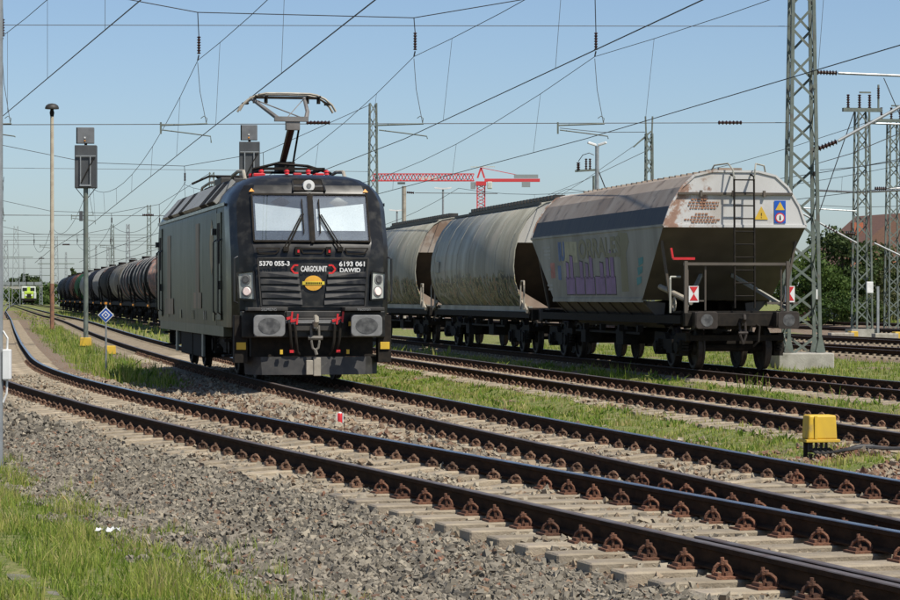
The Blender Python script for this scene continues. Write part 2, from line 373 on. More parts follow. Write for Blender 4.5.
lay(3, TRK[3], 27, 84, .64); lay_joined(3, TRK[3], 84.2, 140, .64)
lay(4, TRK[4], 42, 66, .64); lay_joined(4, TRK[4], 66.2, 120, .64)
for k in (5, 6, 7): lay_joined(k, TRK[k], 60, 130, .64)
y = 12.4                                                                   # long turnout bearers under both converging tracks
while y < TURN-.3:
    a = tang(1, y); sep = float(sd(2, *tpt(1, y, 0).to_2d())); sep = abs(sep); L_ = sep+1.32
    p = tpt(1, y); me = MB().box((L_-1.32)/2, 0, -.268, L_+1.32, .26, .2).mesh('turnout_bearer', M['bearer'])
    o = link('turnout_bearer', me, TRK[1], (p.x, p.y, 0), (0, 0, a+random.uniform(-.006, .006)))
    m = o.modifiers.new('bevel', 'BEVEL'); m.width = .012; m.segments = 1
    for d in (-.7535, .7535, sep-.7535, sep+.7535):
        if d > .75 and d < 1.05 and d != .7535: continue
        link('rail_fastening', random.choice(FPM), o, (d, random.uniform(-.02, .02), 0), (0, 0, random.uniform(-.05, .05)))
    y += .62*math.cos(a)
rail(1, -.575, TRK[1], 8, 18.0, False, 'guard_rail', -.012)

# ------------------------------------------------------------ ballast stones and grass
def stones(x, y, smin, smax, shade, zoff=0.):
    n = len(x); base = np.array([(-1,-1,-1),(1,-1,-1),(1,1,-1),(-1,1,-1),(-1,-1,1),(1,-1,1),(1,1,1),(-1,1,1)], float)*.5
    F0 = np.array([(3,2,1),(3,1,0),(4,5,6),(4,6,7),(0,1,5),(0,5,4),(1,2,6),(1,6,5),(2,3,7),(2,7,6),(3,0,4),(3,4,7)])
    V = base[None]+rng.uniform(-.32, .32, (n, 8, 3)); V[:, 4:, :2] *= rng.uniform(.3, .95, (n, 1, 1))
    sz = rng.uniform(smin, smax, (n, 1, 1))*rng.uniform(.65, 1.3, (n, 1, 3)); V *= sz
    q = rng.normal(size=(n, 4)); q /= np.linalg.norm(q, axis=1)[:, None]; w_, a, b, c = q.T
    Rm = np.stack([np.stack([1-2*(b*b+c*c), 2*(a*b-c*w_), 2*(a*c+b*w_)], 1), np.stack([2*(a*b+c*w_), 1-2*(a*a+c*c), 2*(b*c-a*w_)], 1), np.stack([2*(a*c-b*w_), 2*(b*c+a*w_), 1-2*(a*a+b*b)], 1)], 1)
    V = np.einsum('nij,nkj->nki', Rm, V); z = gz(x, y)+zoff+rng.uniform(-.35, .7, n)*sz[:, 0, 2]
    V += np.stack([x, y, z], 1)[:, None]
    F = (F0[None]+8*np.arange(n)[:, None, None]).reshape(-1, 3)
    return V.reshape(-1, 3), F, np.repeat(np.clip(shade, 0, 1), 8)
def scatter(n, xa, xb, ya, yb, cond, power=1.):
    x = rng.uniform(xa, xb, n); y = ya+(yb-ya)*rng.uniform(0, 1, n)**power; k = cond(x, y); return x[k], y[k]
SV, SF, SA = [], [], []
def add_st(x, y, a, b, shade, zoff=0.):
    v, f, s = stones(x, y, a, b, shade, zoff); SF.append(f+sum(len(q) for q in SV)); SV.append(v); SA.append(s)
# grey shoulder beside the nearest track (denser and finer close to the camera)
def off(k, ya, yb, da, db, n, power=1.):
    y_ = ya+(yb-ya)*rng.uniform(0, 1, n)**power; d_ = rng.uniform(da, db, n); s_ = tslope(k, y_); c_ = 1/np.sqrt(1+s_**2)
    return tx(k, y_)+d_*c_, y_-d_*s_*c_
x, y = off(1, 14, 36, -3.8, -1.33, 96000, 1.45); n1 = sn(x, y, .8, 21); k = sd(1, x, y)+.2*n1 > -3.55
add_st(x[k], y[k], .019, .042, np.where(rng.uniform(size=k.sum()) < .07, rng.uniform(.62, 1, k.sum()), .08+rng.beta(2.2, 2.2, k.sum())*.5))
x, y = off(1, 36, 72, -4.4, -1.33, 18000, 1.2); add_st(x, y, .035, .07, rng.beta(1.6, 1.6, len(x))*.66)
def crib(kk, ya, yb, n, zoff=.0, lo=.02, hi=.045, tone=.55):
    x, y = off(kk, ya, yb, -1.34, 1.34, n, 1.3); add_st(x, y, lo, hi, np.clip(rng.normal(tone, .09, n), 0, 1), zoff)
crib(1, 13, 60, 20000, .008); crib(2, 22, 70, 13000, .008, tone=.6); crib(3, 28, 80, 7000, .006, .025, .05, .64)
x, y = off(1, 16, 60, 1.3, 4.6, 22000, 1.3); k = (sd(2, x, y) < -1.0); x, y = x[k], y[k]
g_, b_ = masks(x, y); k = g_ < .4; x, y = x[k], y[k]; add_st(x, y, .03, .065, np.clip(rng.normal(.62, .15, len(x)), 0, 1))
x, y = off(2, 18, 50, 1.2, 3.4, 9000, 1.3); g_, b_ = masks(x, y); k = g_ < .45; x, y = x[k], y[k]; add_st(x, y, .025, .055, np.clip(rng.normal(.78, .16, len(x)), 0, 1))
x, y = off(3, 26, 60, -2.6, 2.2, 9000, 1.2); g_, b_ = masks(x, y); k = (g_ < .5) & (np.abs(sd(3, x, y)) > 1.3); x, y = x[k], y[k]; add_st(x, y, .025, .055, np.clip(rng.normal(.74, .18, len(x)), 0, 1))
M['stones'] = ramp_mat('ballast_stone', 'tone', [(0, (.05, .043, .034)), (.2, (.145, .128, .10)), (.42, (.24, .212, .165)), (.58, (.33, .285, .21)), (.72, (.24, .17, .11)), (.86, (.155, .10, .07)), (1, (.26, .13, .08))], .92, noise=14)
so_ = link('ballast_stones', raw_mesh('ballast_stones', np.concatenate(SV), np.concatenate(SF), M['stones'], {'tone': np.concatenate(SA)}))
so_['kind'] = 'stuff'; so_['label'] = 'grey and brown broken ballast stones along the tracks'; so_['category'] = 'gravel'

GVv, GFf, GAa = [], [], []
def blades(x, y, h, wd, tone, lean=.35, broad=False):
    n = len(x)
    if n == 0: return
    z = gz(x, y)-.02; th = rng.uniform(0, 2*PI, n); fa = rng.uniform(0, 2*PI, n); ln = np.abs(rng.normal(0, lean, n))*h
    dx, dy = np.cos(th)*ln, np.sin(th)*ln; px, py = np.cos(fa)*wd/2, np.sin(fa)*wd/2
    m_ = .9 if broad else .75
    V = np.stack([np.stack([x-px, y-py, z], 1), np.stack([x+px, y+py, z], 1),
                  np.stack([x+px*m_+dx*.35, y+py*m_+dy*.35, z+h*.55], 1), np.stack([x-px*m_+dx*.35, y-py*m_+dy*.35, z+h*.55], 1),
                  np.stack([x+dx, y+dy, z+h*.97], 1)], 1).reshape(-1, 3)
    b0 = 5*np.arange(n)[:, None]+sum(len(q) for q in GVv)
    GFf.append(np.concatenate([b0+[0, 1, 2], b0+[0, 2, 3], b0+[3, 2, 4]])); GVv.append(V); GAa.append(np.repeat(np.clip(tone, 0, 1), 5))
def lawn(n, xa, xb, ya, yb, hlo, hhi, wd, thr=.3, power=1., region=None, tone=.4, lean=.35):
    x, y = scatter(n, xa, xb, ya, yb, lambda a, b: np.ones(len(a), bool), power)
    if region is not None: k = region(x, y); x, y = x[k], y[k]
    g_, b_ = masks(x, y); k = g_ > thr+.25*rng.uniform(-1, 1, len(x)); x, y, g_ = x[k], y[k], g_[k]
    c = sn(x, y, 1.3, 31); h = rng.uniform(hlo, hhi, len(x))*np.clip(.75+.3*c, .35, 1.5)
    blades(x, y, h, wd*rng.uniform(.6, 1.4, len(x)), np.clip(tone+.13*c+rng.normal(0, .17, len(x)), 0, 1), lean)
TRO = (Vector((-4.75, 24.5, 0)), Vector((-1.55, 13.6, 0)))
def trough_d(x, y): a, b = TRO; d = (b-a).normalized(); return np.abs((x-a.x)*d.y-(y-a.y)*d.x)
lawn(120000, -7, .6, 14, 32, .07, .20, .0085, .3, 1.15, lambda x, y: (trough_d(x, y) > .06) & (x > -y/6-1.6), tone=.42, lean=.45)
lawn(230000, -6, 12, 28, 84, .04, .12, .020, .35, 1.3, lambda x, y: (sd(2, x, y) > 1.2) & (sd(4, x, y) < 1.4), tone=.52)
lawn(100000, -4, 22, 40, 100, .06, .20, .022, .35, 1.2, lambda x, y: (sd(4, x, y) > 1.4) & (sd(5, x, y) < -1.2), tone=.36)
lawn(120000, -26, -2, 50, 150, .10, .32, .022, .35, 1.4, lambda x, y: (sd(2, x, y) < -1.2), tone=.38)
lawn(30000, -70, 0, 75, 330, .15, .4, .07, .35, 1.2, lambda x, y: (sd(2, x, y) > 1.0) & (sd(4, x, y) < 1) | (sd(1, x, y) > 1.5) & (sd(2, x, y) < -1.5) & (y > 140), tone=.4)
lawn(26000, 15, 70, 110, 190, .3, .8, .06, .3, 1., lambda x, y: sd(8, x, y) > 2., tone=.34)
# broad-leaved weeds between the tracks
def weeds(n, cond, hlo, hhi, xa, xb, ya, yb):
    x, y = scatter(n, xa, xb, ya, yb, cond)
    for cx, cy in zip(x, y):
        m_ = random.randint(6, 14); r_ = random.uniform(.04, .14)
        blades(cx+rng.normal(0, r_, m_), cy+rng.normal(0, r_, m_), rng.uniform(hlo, hhi, m_), rng.uniform(.025, .05, m_), np.clip(rng.normal(.22, .1, m_), 0, 1), .9, True)
weeds(900, lambda x, y: (masks(x, y)[0] > .35) & (sd(2, x, y) > 1.7) & (sd(3, x, y) < -1.3), .05, .15, -4, 8, 30, 66)
weeds(900, lambda x, y: (masks(x, y)[0] > .35) & (sd(3, x, y) > 1.5) & (sd(4, x, y) < 2.6), .05, .2, -2, 12, 36, 70)
weeds(240, lambda x, y: (masks(x, y)[0] > .5) & (sd(1, x, y) > 2.5) & (sd(2, x, y) < -1.7), .1, .3, -20, -4, 54, 110)
# two taller tufts in front of the hopper wagon
for cx, cy, m_ in ((tpt(3, 60, 2.6).x, 60, 60), (tpt(3, 58.3, 2.7).x, 58.3, 40), (tpt(4, 49.0, -1.9).x, 49.0, 24), (tpt(3, 43, 2.6).x, 43, 22)):
    blades(cx+rng.normal(0, .16, m_), cy+rng.normal(0, .25, m_), rng.uniform(.2, .5, m_), np.full(m_, .018), np.clip(rng.normal(.35, .12, m_), 0, 1), .45)
M['grass'] = ramp_mat('grass_blade', 'tone', [(0, (.07, .13, .018)), (.3, (.17, .255, .034)), (.5, (.29, .36, .058)), (.7, (.42, .40, .12)), (1, (.55, .44, .22))], .6, .45)
go = link('grass', raw_mesh('grass', np.concatenate(GVv), np.concatenate(GFf), M['grass'], {'tone': np.concatenate(GAa)}))
go['kind'] = 'stuff'; go['label'] = 'green and dry grass and weeds growing between the tracks'; go['category'] = 'grass'
# ------------------------------------------------------------ lettering and flat marks
def text(s, name, parent, loc, size, m, rot=(PI/2, 0, 0), bold=.0, align='CENTER', sx=1., ext=.002):
    cu = bpy.data.curves.new('t', 'FONT'); cu.body = s; cu.size = size; cu.align_x = align; cu.align_y = 'CENTER'; cu.extrude = ext; cu.offset = bold; cu.resolution_u = 3
    o = bpy.data.objects.new('t', cu); COL.objects.link(o); dg = bpy.context.evaluated_depsgraph_get()
    me = bpy.data.meshes.new_from_object(o.evaluated_get(dg)); bpy.data.objects.remove(o); me.materials.clear(); me.materials.append(m)
    return link(name, me, parent, loc, rot, (sx, 1, 1))
def plate(name, pts, m, parent, thick=.004):
    """flat polygon pushed along its own normal into a thin plate"""
    pts = [Vector(p) for p in pts]; n = (pts[1]-pts[0]).cross(pts[2]-pts[0]).normalized()*thick; k = len(pts)
    return MB().add(list(pts)+[p+n for p in pts], [tuple(range(k))[::-1], tuple(range(k, 2*k))]+[(i, (i+1) % k, k+(i+1) % k, k+i) for i in range(k)]).build(name, m, parent)
def ell(cx, cz, rx, rz, y, n=24): return [(cx+rx*math.cos(2*PI*i/n), y, cz+rz*math.sin(2*PI*i/n)) for i in range(n)]
def rrect(w_, h_, r, n=4):
    o = []
    for cx, cz, a in ((w_/2-r, h_/2-r, 0), (-w_/2+r, h_/2-r, 90), (-w_/2+r, -h_/2+r, 180), (w_/2-r, -h_/2+r, 270)):
        for i in range(n+1): t = R(a+90*i/n); o.append((cx+r*math.cos(t), cz+r*math.sin(t)))
    return o
def wheelset(parent, x, y, r, m, axle=False):
    o = MB(); s = 1 if x > 0 else -1
    prof = [(.0, .0), (.0, .10), (.02, .16), (.02, r-.09), (.035, r-.07), (.05, r+.028), (.02, r+.028), (-.0, r), (-.085, r-.004), (-.10, r-.03), (-.10, r-.08), (-.05, r-.1), (-.05, .16), (-.12, .13), (-.12, .0)]
    o.rings([[(x-s*a, y+q*math.cos(2*PI*i/24), r+q*math.sin(2*PI*i/24)) for i in range(24)] for a, q in prof], caps=False)
    w_ = o.build('wheel', m, parent, smooth=30); return w_
def bogie(root, yc, base, r, halfw, name='bogie', axlebox=True):
    f = MB()
    for s in (-1, 1):
        xs = s*halfw
        f.prism([(yc-base/2-.45, r+.16), (yc-base/2-.42, r+.32), (yc-.45, r+.30), (yc-.3, r+.12), (yc+.3, r+.12), (yc+.45, r+.30), (yc+base/2+.42, r+.32), (yc+base/2+.45, r+.16), (yc+base/2+.2, r+.08), (yc+.45, r-.06), (yc-.45, r-.06), (yc-base/2-.2, r+.08)], 'x', xs-.06, xs+.06)
        for q in (-1, 1):
            y_ = yc+q*base/2
            f.box(xs+s*.03, y_, r, .2, .32, .34); f.cyl((xs, y_, r), (xs+s*.17, y_, r), .13, n=12)
            for e in (-.23, .23):
                for i in range(4): f.cyl((xs+s*.02, y_+e, r-.07+i*.065), (xs+s*.02, y_+e, r-.03+i*.065), .075, n=8)
        f.box(xs, yc, r+.02, .16, .5, .3)
    f.box(0, yc, r+.15, 2*halfw, .4, .18)
    for q in (-1, 1): f.cyl((-halfw, yc+q*base/2, r), (halfw, yc+q*base/2, r), .08, n=8)
    for q in (-1, 1): f.b2(-halfw+.02, halfw-.02, yc+q*(base/2+.42)-.04, yc+q*(base/2+.42)+.04, r+.15, r+.27)
    b = f.build(name, M['under'], root)
    for q in (-1, 1):
        for s in (-1, 1): wheelset(b, s*.705, yc+q*base/2, r, M['under2'])
    return b

# ------------------------------------------------------------ black electric locomotive
M['loco'] = mat('loco_black', (.011, .0108, .0105), .32, col2=(.018, .0178, .017), scale=2.5, spec=.32, col3=(.055, .052, .045), scale3=5, lo3=.5, hi3=.8, bump=.06, bscale=3)
M['side'] = mat('loco_side_olive', (.055, .062, .038), .42, spec=.14, col2=(.115, .12, .09), scale=2.2, stretch=(1, 2.2, .12), lo=.3, hi=.75, coat=.0, col3=(.05, .062, .034), scale3=2.5)
M['roofgrey'] = mat('loco_roof_grey', (.36, .36, .34), .6, spec=.2, col2=(.25, .25, .235), scale=3, stretch=(1, 3, .3))
M['patch'] = mat('loco_faded_orange', (.23, .125, .075), .45, spec=.12, col2=(.14, .105, .07), scale=2, stretch=(1, 2, .2))
M['patch2'] = mat('loco_faded_brown', (.30, .19, .075), .45, spec=.12, col2=(.18, .13, .065), scale=2, stretch=(1, 2, .2))
M['bufgrey'] = mat('buffer_greased_steel', (.24, .24, .235), .6, .2, col2=(.17, .17, .165), scale=7)
M['bufdark'] = mat('buffer_grease', (.05, .05, .05), .5, col2=(.16, .16, .155), scale=9, lo=.4, hi=.75)
M['blind'] = mat('sun_blind', (.92, .93, .92), .7, col2=(.80, .82, .82), scale=2)
M['cabin'] = mat('cab_interior', (.07, .095, .12), .6)
M['orange'] = mat('orange_mark', (.75, .30, .03), .5)
M['beige'] = mat('beige_steel', (.40, .36, .29), .6, col2=(.27, .24, .19), scale=6)
M['lens'] = mat('lamp_housing', (.42, .44, .40), .25, col2=(.36, .38, .35), scale=5, coat=.4)
def emis(name, c, st):
    m = bpy.data.materials.new(name); m.use_nodes = True; b = m.node_tree.nodes['Principled BSDF']; b.inputs['Base Color'].default_value = c+(1,)
    b.inputs['Emission Color'].default_value = c+(1,); b.inputs['Emission Strength'].default_value = st; b.inputs['Roughness'].default_value = .2; return m
M['lamp_on'] = emis('lit_lamp', (1., .80, .74), .05)
def glass_mat(name, refl=.07, tint=(.93, .96, .97)):
    m = bpy.data.materials.new(name); m.use_nodes = True; t = m.node_tree; N = t.nodes; L = t.links
    tr = N.new('ShaderNodeBsdfTransparent'); tr.inputs[0].default_value = tint+(1,); gl = N.new('ShaderNodeBsdfGlossy'); gl.inputs['Roughness'].default_value = .02
    fr = N.new('ShaderNodeFresnel'); fr.inputs[0].default_value = 1.5; ad = N.new('ShaderNodeMath'); ad.operation = 'ADD'; ad.inputs[1].default_value = refl; L.new(fr.outputs[0], ad.inputs[0])
    tc = N.new('ShaderNodeTexCoord'); nz = N.new('ShaderNodeTexNoise'); nz.inputs['Scale'].default_value = 40; nz.inputs['Detail'].default_value = 8; L.new(tc.outputs['Object'], nz.inputs['Vector'])
    di = N.new('ShaderNodeBsdfDiffuse'); di.inputs[0].default_value = (.7, .72, .7, 1); mr = N.new('ShaderNodeMapRange'); mr.inputs['From Min'].default_value = .5; mr.inputs['From Max'].default_value = .85; mr.inputs['To Max'].default_value = .07; mr.inputs['To Min'].default_value = .0; L.new(nz.outputs[0], mr.inputs[0])
    a = N.new('ShaderNodeMixShader'); L.new(ad.outputs[0], a.inputs[0]); L.new(tr.outputs[0], a.inputs[1]); L.new(gl.outputs[0], a.inputs[2])
    c = N.new('ShaderNodeMixShader'); L.new(mr.outputs[0], c.inputs[0]); L.new(a.outputs[0], c.inputs[1]); L.new(di.outputs[0], c.inputs[2])
    L.new(c.outputs[0], N['Material Output'].inputs[0]); return m
M['glass'] = glass_mat('windscreen_glass')
M['darkglass'] = mat('dark_glass', (.01, .012, .014), .06, spec=.8)

LZ = 47.8; LL = 18.0
lp = tpt(2, LZ); lp2 = tpt(2, LZ+LL); LANG = math.atan2(-(lp2.x-lp.x), lp2.y-lp.y)
loco = thing('electric_locomotive', 'black electric locomotive with raised pantograph and lettered front', 'locomotive', (lp.x, lp.y, 0), LANG)
SL = [(.98, .80, 1.00, 1.45), (1.30, .64, 1.02, 1.465), (2.25, .66, 1.04, 1.475), (2.42, .70, 1.06, 1.475), (2.50, .74, 1.08, 1.475), (3.10, 1.02, 1.06, 1.47), (3.24, 1.08, 1.06, 1.455),
      (3.42, 1.17, 1.03, 1.37), (3.56, 1.28, .98, 1.25), (3.68, 1.50, .86, 1.08), (3.76, 1.85, .66, .88), (3.80, 2.4, .45, .66), (3.81, 3.0, .3, .5)]
def lring(z, yf, wf, W):
    h = [(0, yf), (wf*.5, yf+.012), (wf, yf+.05), (wf+(W-wf)*.62, yf+.20), (wf+(W-wf)*.9, yf+.42), (W, yf+.85)]
    fr = [(-a, b) for a, b in h[::-1]]+h[1:]; bk = [(a, LL-b) for a, b in fr[::-1]]
    return [(a, b, z) for a, b in fr+bk]
body = MB(); rings = [lring(*s) for s in SL]; n = len(rings[0]); body.v = [p for r in rings for p in r]
for i in range(len(rings)-1):
    for k in range(n):
        body.f.append((i*n+k, i*n+(k+1) % n, (i+1)*n+(k+1) % n, (i+1)*n+k)); body.m.append(1 if (k in (10, 21) and SL[i][0] < 3.2) else 0)
body.f += [tuple(range(n))[::-1], tuple((len(rings)-1)*n+k for k in range(n))]; body.m += [0, 0]
body.build('body', [M['loco'], M['side']], loco, smooth=20)
def yfz(z): return float(np.interp(z, [s[0] for s in SL], [s[1] for s in SL]))
# side skin below the nose: lower sill, door, panels, marks
for s in (-1, 1):
    X = s*1.472
    MB().b2(min(X, X+s*.012), max(X, X+s*.012), 1.75, LL-1.75, 3.20, 3.26).build('roof_edge_strip', M['black'], loco)
    MB().b2(min(s*1.30, s*1.455), max(s*1.30, s*1.455), 2.1, LL-2.1, .80, .985).build('side_sill', M['side'], loco)
    for yd in (2.25, LL-2.95):
        d = MB(); X1 = X+s*.004
        d.b2(min(X1, X1+s*.02), max(X1, X1+s*.02), yd, yd+.70, 1.10, 3.10); dr = d.build('door', M['side'], loco, bev=.012)
        d = MB()
        for e in (-.06, .76): d.tube([(X1+s*.01, yd+e, 1.2), (X1+s*.075, yd+e, 1.25), (X1+s*.075, yd+e, 2.55), (X1+s*.01, yd+e, 2.6)], .016, 6)
        d.tube([(X1, yd-.06, 1.9), (X1+s*.03, yd-.06, 1.9), (X1+s*.03, yd+.76, 1.9)], .004, 4)
        d.build('handrail', M['black'], dr)
        MB().b2(min(X1+s*.02, X1+s*.027), max(X1+s*.02, X1+s*.027), yd+.14, yd+.56, 2.15, 2.9).build('door_window', M['under'], dr)
        MB().box(X1+s*.04, yd+.08, 1.75, .04, .05, .16).build('door_handle', M['black'], dr)
        MB().box(X1+s*.04, yd+.95, 2.75, .09, .16, .12).build('camera_housing', M['black'], loco)
    for yp in (3.15,):
        if s < 0: MB().b2(-1.478, -1.470, yp, yp+.02, 1.0, 3.2).build('panel_seam', M['black'], loco)
    if s < 0:
        def sp(name, pts, m): plate(name, [(-1.480, a, b) for a, b in pts][::-1], m, loco, -.003)
        sp('painted_lozenge', [(4.0, 1.95), (4.32, 2.25), (4.42, 2.55), (4.22, 2.82), (4.0, 3.0), (3.78, 2.82), (3.62, 2.5), (3.75, 2.2)], M['patch2'])
        sp('painted_band', [(6.0, 1.30), (7.6, 1.30), (7.6, 1.62), (7.1, 1.62), (7.1, 3.0), (6.4, 3.0), (6.4, 1.62), (6.0, 1.62)], M['patch'])
        sp('painted_band', [(12.2, 1.15), (14.2, 1.15), (14.2, 1.5), (13.7, 1.5), (13.7, 2.9), (12.9, 2.9), (12.9, 1.5), (12.2, 1.5)], M['patch'])
    g = MB()
    for yv in (3.6, 5.2, 5.5, 7.6, 7.9, 10.4, 13.5, 15.2): g.b2(min(X, X+s*.008), max(X, X+s*.008), yv, yv+.18 if yv in (3.6, 10.4, 15.2) else yv+.09, 1.08, 1.26)
    o_ = g.build('side_vents', M['black'], loco); o_['kind'] = 'stuff'
# roof: slanted grey panels with dark vents, roof gear
for s in (-1, 1):
    y0 = 3.3
    for i, (ln, m) in enumerate(((.2, 'roofgrey'), (1.2, 'under'), (.25, 'roofgrey'), (1.2, 'under'), (3.6, 'roofgrey'), (1.0, 'under'), (1.6, 'roofgrey'), (1.0, 'under'), (1.3, 'roofgrey'))):
        a, b = (s*1.455, 3.28), (s*1.10, 3.70); q = MB(); nx_, nz_ = s*.06, .05
        q.add([(a[0], y0, a[1]), (a[0], y0+ln-.03, a[1]), (b[0], y0+ln-.03, b[1]), (b[0], y0, b[1])]+[(a[0]+nx_, y0, a[1]+nz_), (a[0]+nx_, y0+ln-.03, a[1]+nz_), (b[0]+nx_, y0+ln-.03, b[1]+nz_), (b[0]+nx_, y0, b[1]+nz_)],
              [(0,1,2,3), (4,5,6,7), (0,1,5,4), (1,2,6,5), (2,3,7,6), (3,0,4,7)])
        q.build('roof_panel', M[m], loco); y0 += ln
for a in ((-.7, .7, 8.0, 9.6, 3.80, 3.98), (-.55, .55, 11.8, 13.0, 3.80, 3.95), (-1.05, -.75, 6.4, 7.6, 3.72, 3.92)): MB().b2(*a).build('roof_box', M['blackdust'], loco, bev=.02)
def roof_rail(x, y0, y1): return [(x, y0, 3.72), (x, y0+.3, 3.90), (x, (y0+y1)/2, 3.94), (x, y1-.3, 3.90), (x, y1, 3.72)]
for x in (-.95, .95): MB().tube(roof_rail(x, 3.0, 5.4), .035, 7).build('roof_rail', M['beige'], loco, smooth=True)
for x in (-.95,): MB().tube(roof_rail(x, 7.6, 11.4), .03, 7).build('roof_rail', M['beige'], loco, smooth=True)
for x, y_ in ((-.62, 3.25), (.62, 3.25), (-.15, 3.15), (.25, 3.1), (-.62, 4.9), (.62, 4.9), (0, 5.6), (-.4, 8.2)):
    q = MB(); h = .20
    for i in range(3): q.cyl((x, y_, 3.80+i*.045), (x, y_, 3.83+i*.045), .055, .045, n=10); q.cyl((x, y_, 3.83+i*.045), (x, y_, 3.845+i*.045), .03, n=10)
    q.build('roof_insulator', M['red'], loco)
MB().b2(-.80, -.58, 2.95, 3.15, 3.79, 3.85).build('red_roof_block', M['red'], loco, bev=.01); MB().b2(-.05, .10, 2.9, 3.05, 3.80, 3.86).build('red_roof_block', M['red'], loco, bev=.01); MB().b2(.36, .52, 2.9, 3.05, 3.80, 3.86).build('red_roof_block', M['red'], loco, bev=.01)
# raised pantograph
pan = MB(); yb = 4.55
pan.b2(-.60, .60, 3.3, 3.38, 3.93, 3.98); pan.b2(-.60, .60, 4.87, 4.95, 3.93, 3.98); pan.b2(-.60, -.54, 3.3, 4.95, 3.93, 3.98); pan.b2(.54, .60, 3.3, 4.95, 3.93, 3.98); pan.b2(-.16, .16, 4.3, 4.92, 3.95, 4.14)
pan.tube([(-.75, 3.6, 3.95), (-.3, 3.5, 4.06), (.3, 3.55, 4.02), (.8, 3.9, 3.9)], .03, 6)
PB = pan.build('pantograph_base', M['under'], loco)
MB().tube([(-.06, 4.6, 4.05), (.0, 3.55, 4.78)], [.065, .075], 8).build('lower_arm', mat('arm_brown', (.075, .028, .02), .5), loco)
MB().tube([(.16, 4.6, 4.1), (.14, 3.6, 4.72)], .02, 6).build('guide_rod', M['under'], loco)
pan = MB(); K = (0, 3.45, 4.86)
pan.b2(-.34, .30, 3.40, 3.54, 4.86, 4.95); pan.b2(-.12, .14, 3.42, 3.60, 4.70, 4.90)
pan.tube([(-.26, 3.45, 4.90), (-.70, 4.3, 5.36)], [.045, .035], 7); pan.tube([(.26, 3.45, 4.90), (.30, 3.55, 5.05), (.34, 4.3, 5.36)], [.045, .04, .035], 7)
pan.tube([(-.66, 4.3, 5.34), (.20, 3.5, 4.93)], .012, 4); pan.tube([(.32, 4.3, 5.34), (-.1, 3.5, 4.93)], .012, 4)
pan.build('upper_arm', mat('arm_grey', (.20, .19, .18), .5, col2=(.13, .12, .11)), loco, smooth=True)
for y_ in (4.12, 4.50):
    pts = [(-.93, 5.10), (-.86, 5.22), (-.72, 5.34), (-.56, 5.41), (-.42, 5.435), (0, 5.44), (.42, 5.435), (.56, 5.41), (.72, 5.34), (.86, 5.22), (.93, 5.10)]
    MB().tube([(x, y_, z) for x, z in pts], .024, 6).build('collector_strip', M['beige'], loco, smooth=True)
pan = MB(); pan.bar((-.62, 4.31, 5.37), (.62, 4.31, 5.37), .05)
for x in (-.62, -.4, .4, .62): pan.bar((x, 4.08, 5.38), (x, 4.54, 5.38), .035); pan.box(x, 4.31, 5.31, .06, .1, .1)
for s in (-1, 1): pan.bar((s*.62, 4.3, 5.36), (s*.80, 4.3, 5.26), .03); pan.box(s*.80, 4.3, 5.25, .12, .2, .03)
pan.build('collector_carrier', M['under'], loco)
# folded rear pantograph
pan = MB(); y0 = LL-5.4
pan.b2(-.6, .6, y0, y0+1.6, 3.95, 4.0); pan.tube([(0, y0+1.4, 4.05), (0, y0, 4.16)], .06, 7); pan.tube([(0, y0, 4.18), (-.3, y0+1.5, 4.26)], .04, 6); pan.tube([(0, y0, 4.18), (.3, y0+1.5, 4.26)], .04, 6)
pan.tube([(-.9, y0+1.4, 4.1), (-.5, y0+1.4, 4.28), (.5, y0+1.4, 4.28), (.9, y0+1.4, 4.1)], .03, 6); pan.build('folded_pantograph', M['under'], loco)
# windscreen panes, gasket frame, blinds
def fpt(x, z, o=0.): return Vector((x, yfz(z)+.012*min(1, abs(x)/.53)+.038*max(0, (abs(x)-.53)/.53)-o, z))
for s in (-1, 1):
    xa, xb = (s*.035, s*1.05); z0, z1 = 2.53, 3.385
    def quad(name, x0, x1, za, zb, o, m, par=loco, thick=.004):
        if x0 > x1: x0, x1 = x1, x0
        return plate(name, [fpt(x0, za, o), fpt(x1, za, o), fpt(x1, zb, o), fpt(x0, zb, o)], m, par, thick)
    fr = MB(); lo, hi = sorted((xa, xb))
    for p, q in (((lo, z0), (hi, z0)), ((hi, z0), (hi, z1)), ((hi, z1), (lo, z1)), ((lo, z1), (lo, z0))):
        fr.bar(fpt(p[0], p[1], .03), fpt(q[0], q[1], .03), .032, .045, up=(0, -1, .4))
    W_ = fr.build('windscreen_frame', M['under'], loco)
    quad('cab_interior', lo+.01, hi-.01, z0+.01, z1-.01, .008, M['cabin'])
    bx0, bx1 = (-1.0, -.16) if s < 0 else (.10, .98)
    hi_out, hi_in = (3.22, 3.12)
    zz = [(bx0, 2.72), (bx1, 2.72), (bx1, hi_in if s < 0 else hi_out), (bx0, hi_out if s < 0 else hi_in)]
    plate('sun_blind', [fpt(x, z, .016) for x, z in zz], M['blind'], loco, .004)
    quad('windscreen_pane', lo+.012, hi-.012, z0+.012, z1-.012, .030, M['glass'], W_, .004)
    # wiper
    wp = MB(); wp.bar(fpt(s*.46, 2.42, .06), fpt(s*.14, 3.03, .085), .022); wp.bar(fpt(s*.52, 2.42, .06), fpt(s*.18, 3.02, .085), .016); wp.bar(fpt(s*.15, 2.68, .062), fpt(s*.155, 3.30, .062), .02); wp.box(s*.49, yfz(2.42)-.05, 2.39, .1, .08, .08)
    wp.build('wiper', M['under'], loco)
    MB().box(s*.28, yfz(2.36)-.03, 2.36, .09, .07, .14).build('wiper_mount', M['under'], loco); MB().box(s*.28+.01, yfz(2.36)-.07, 2.35, .035, .01, .05).build('red_stud', M['red'], loco)
    plate('warning_mark', [fpt(s*1.04-.05, 3.435, .02), fpt(s*1.04+.05, 3.435, .02), fpt(s*1.04, 3.50, .02)], M['orange'], loco)
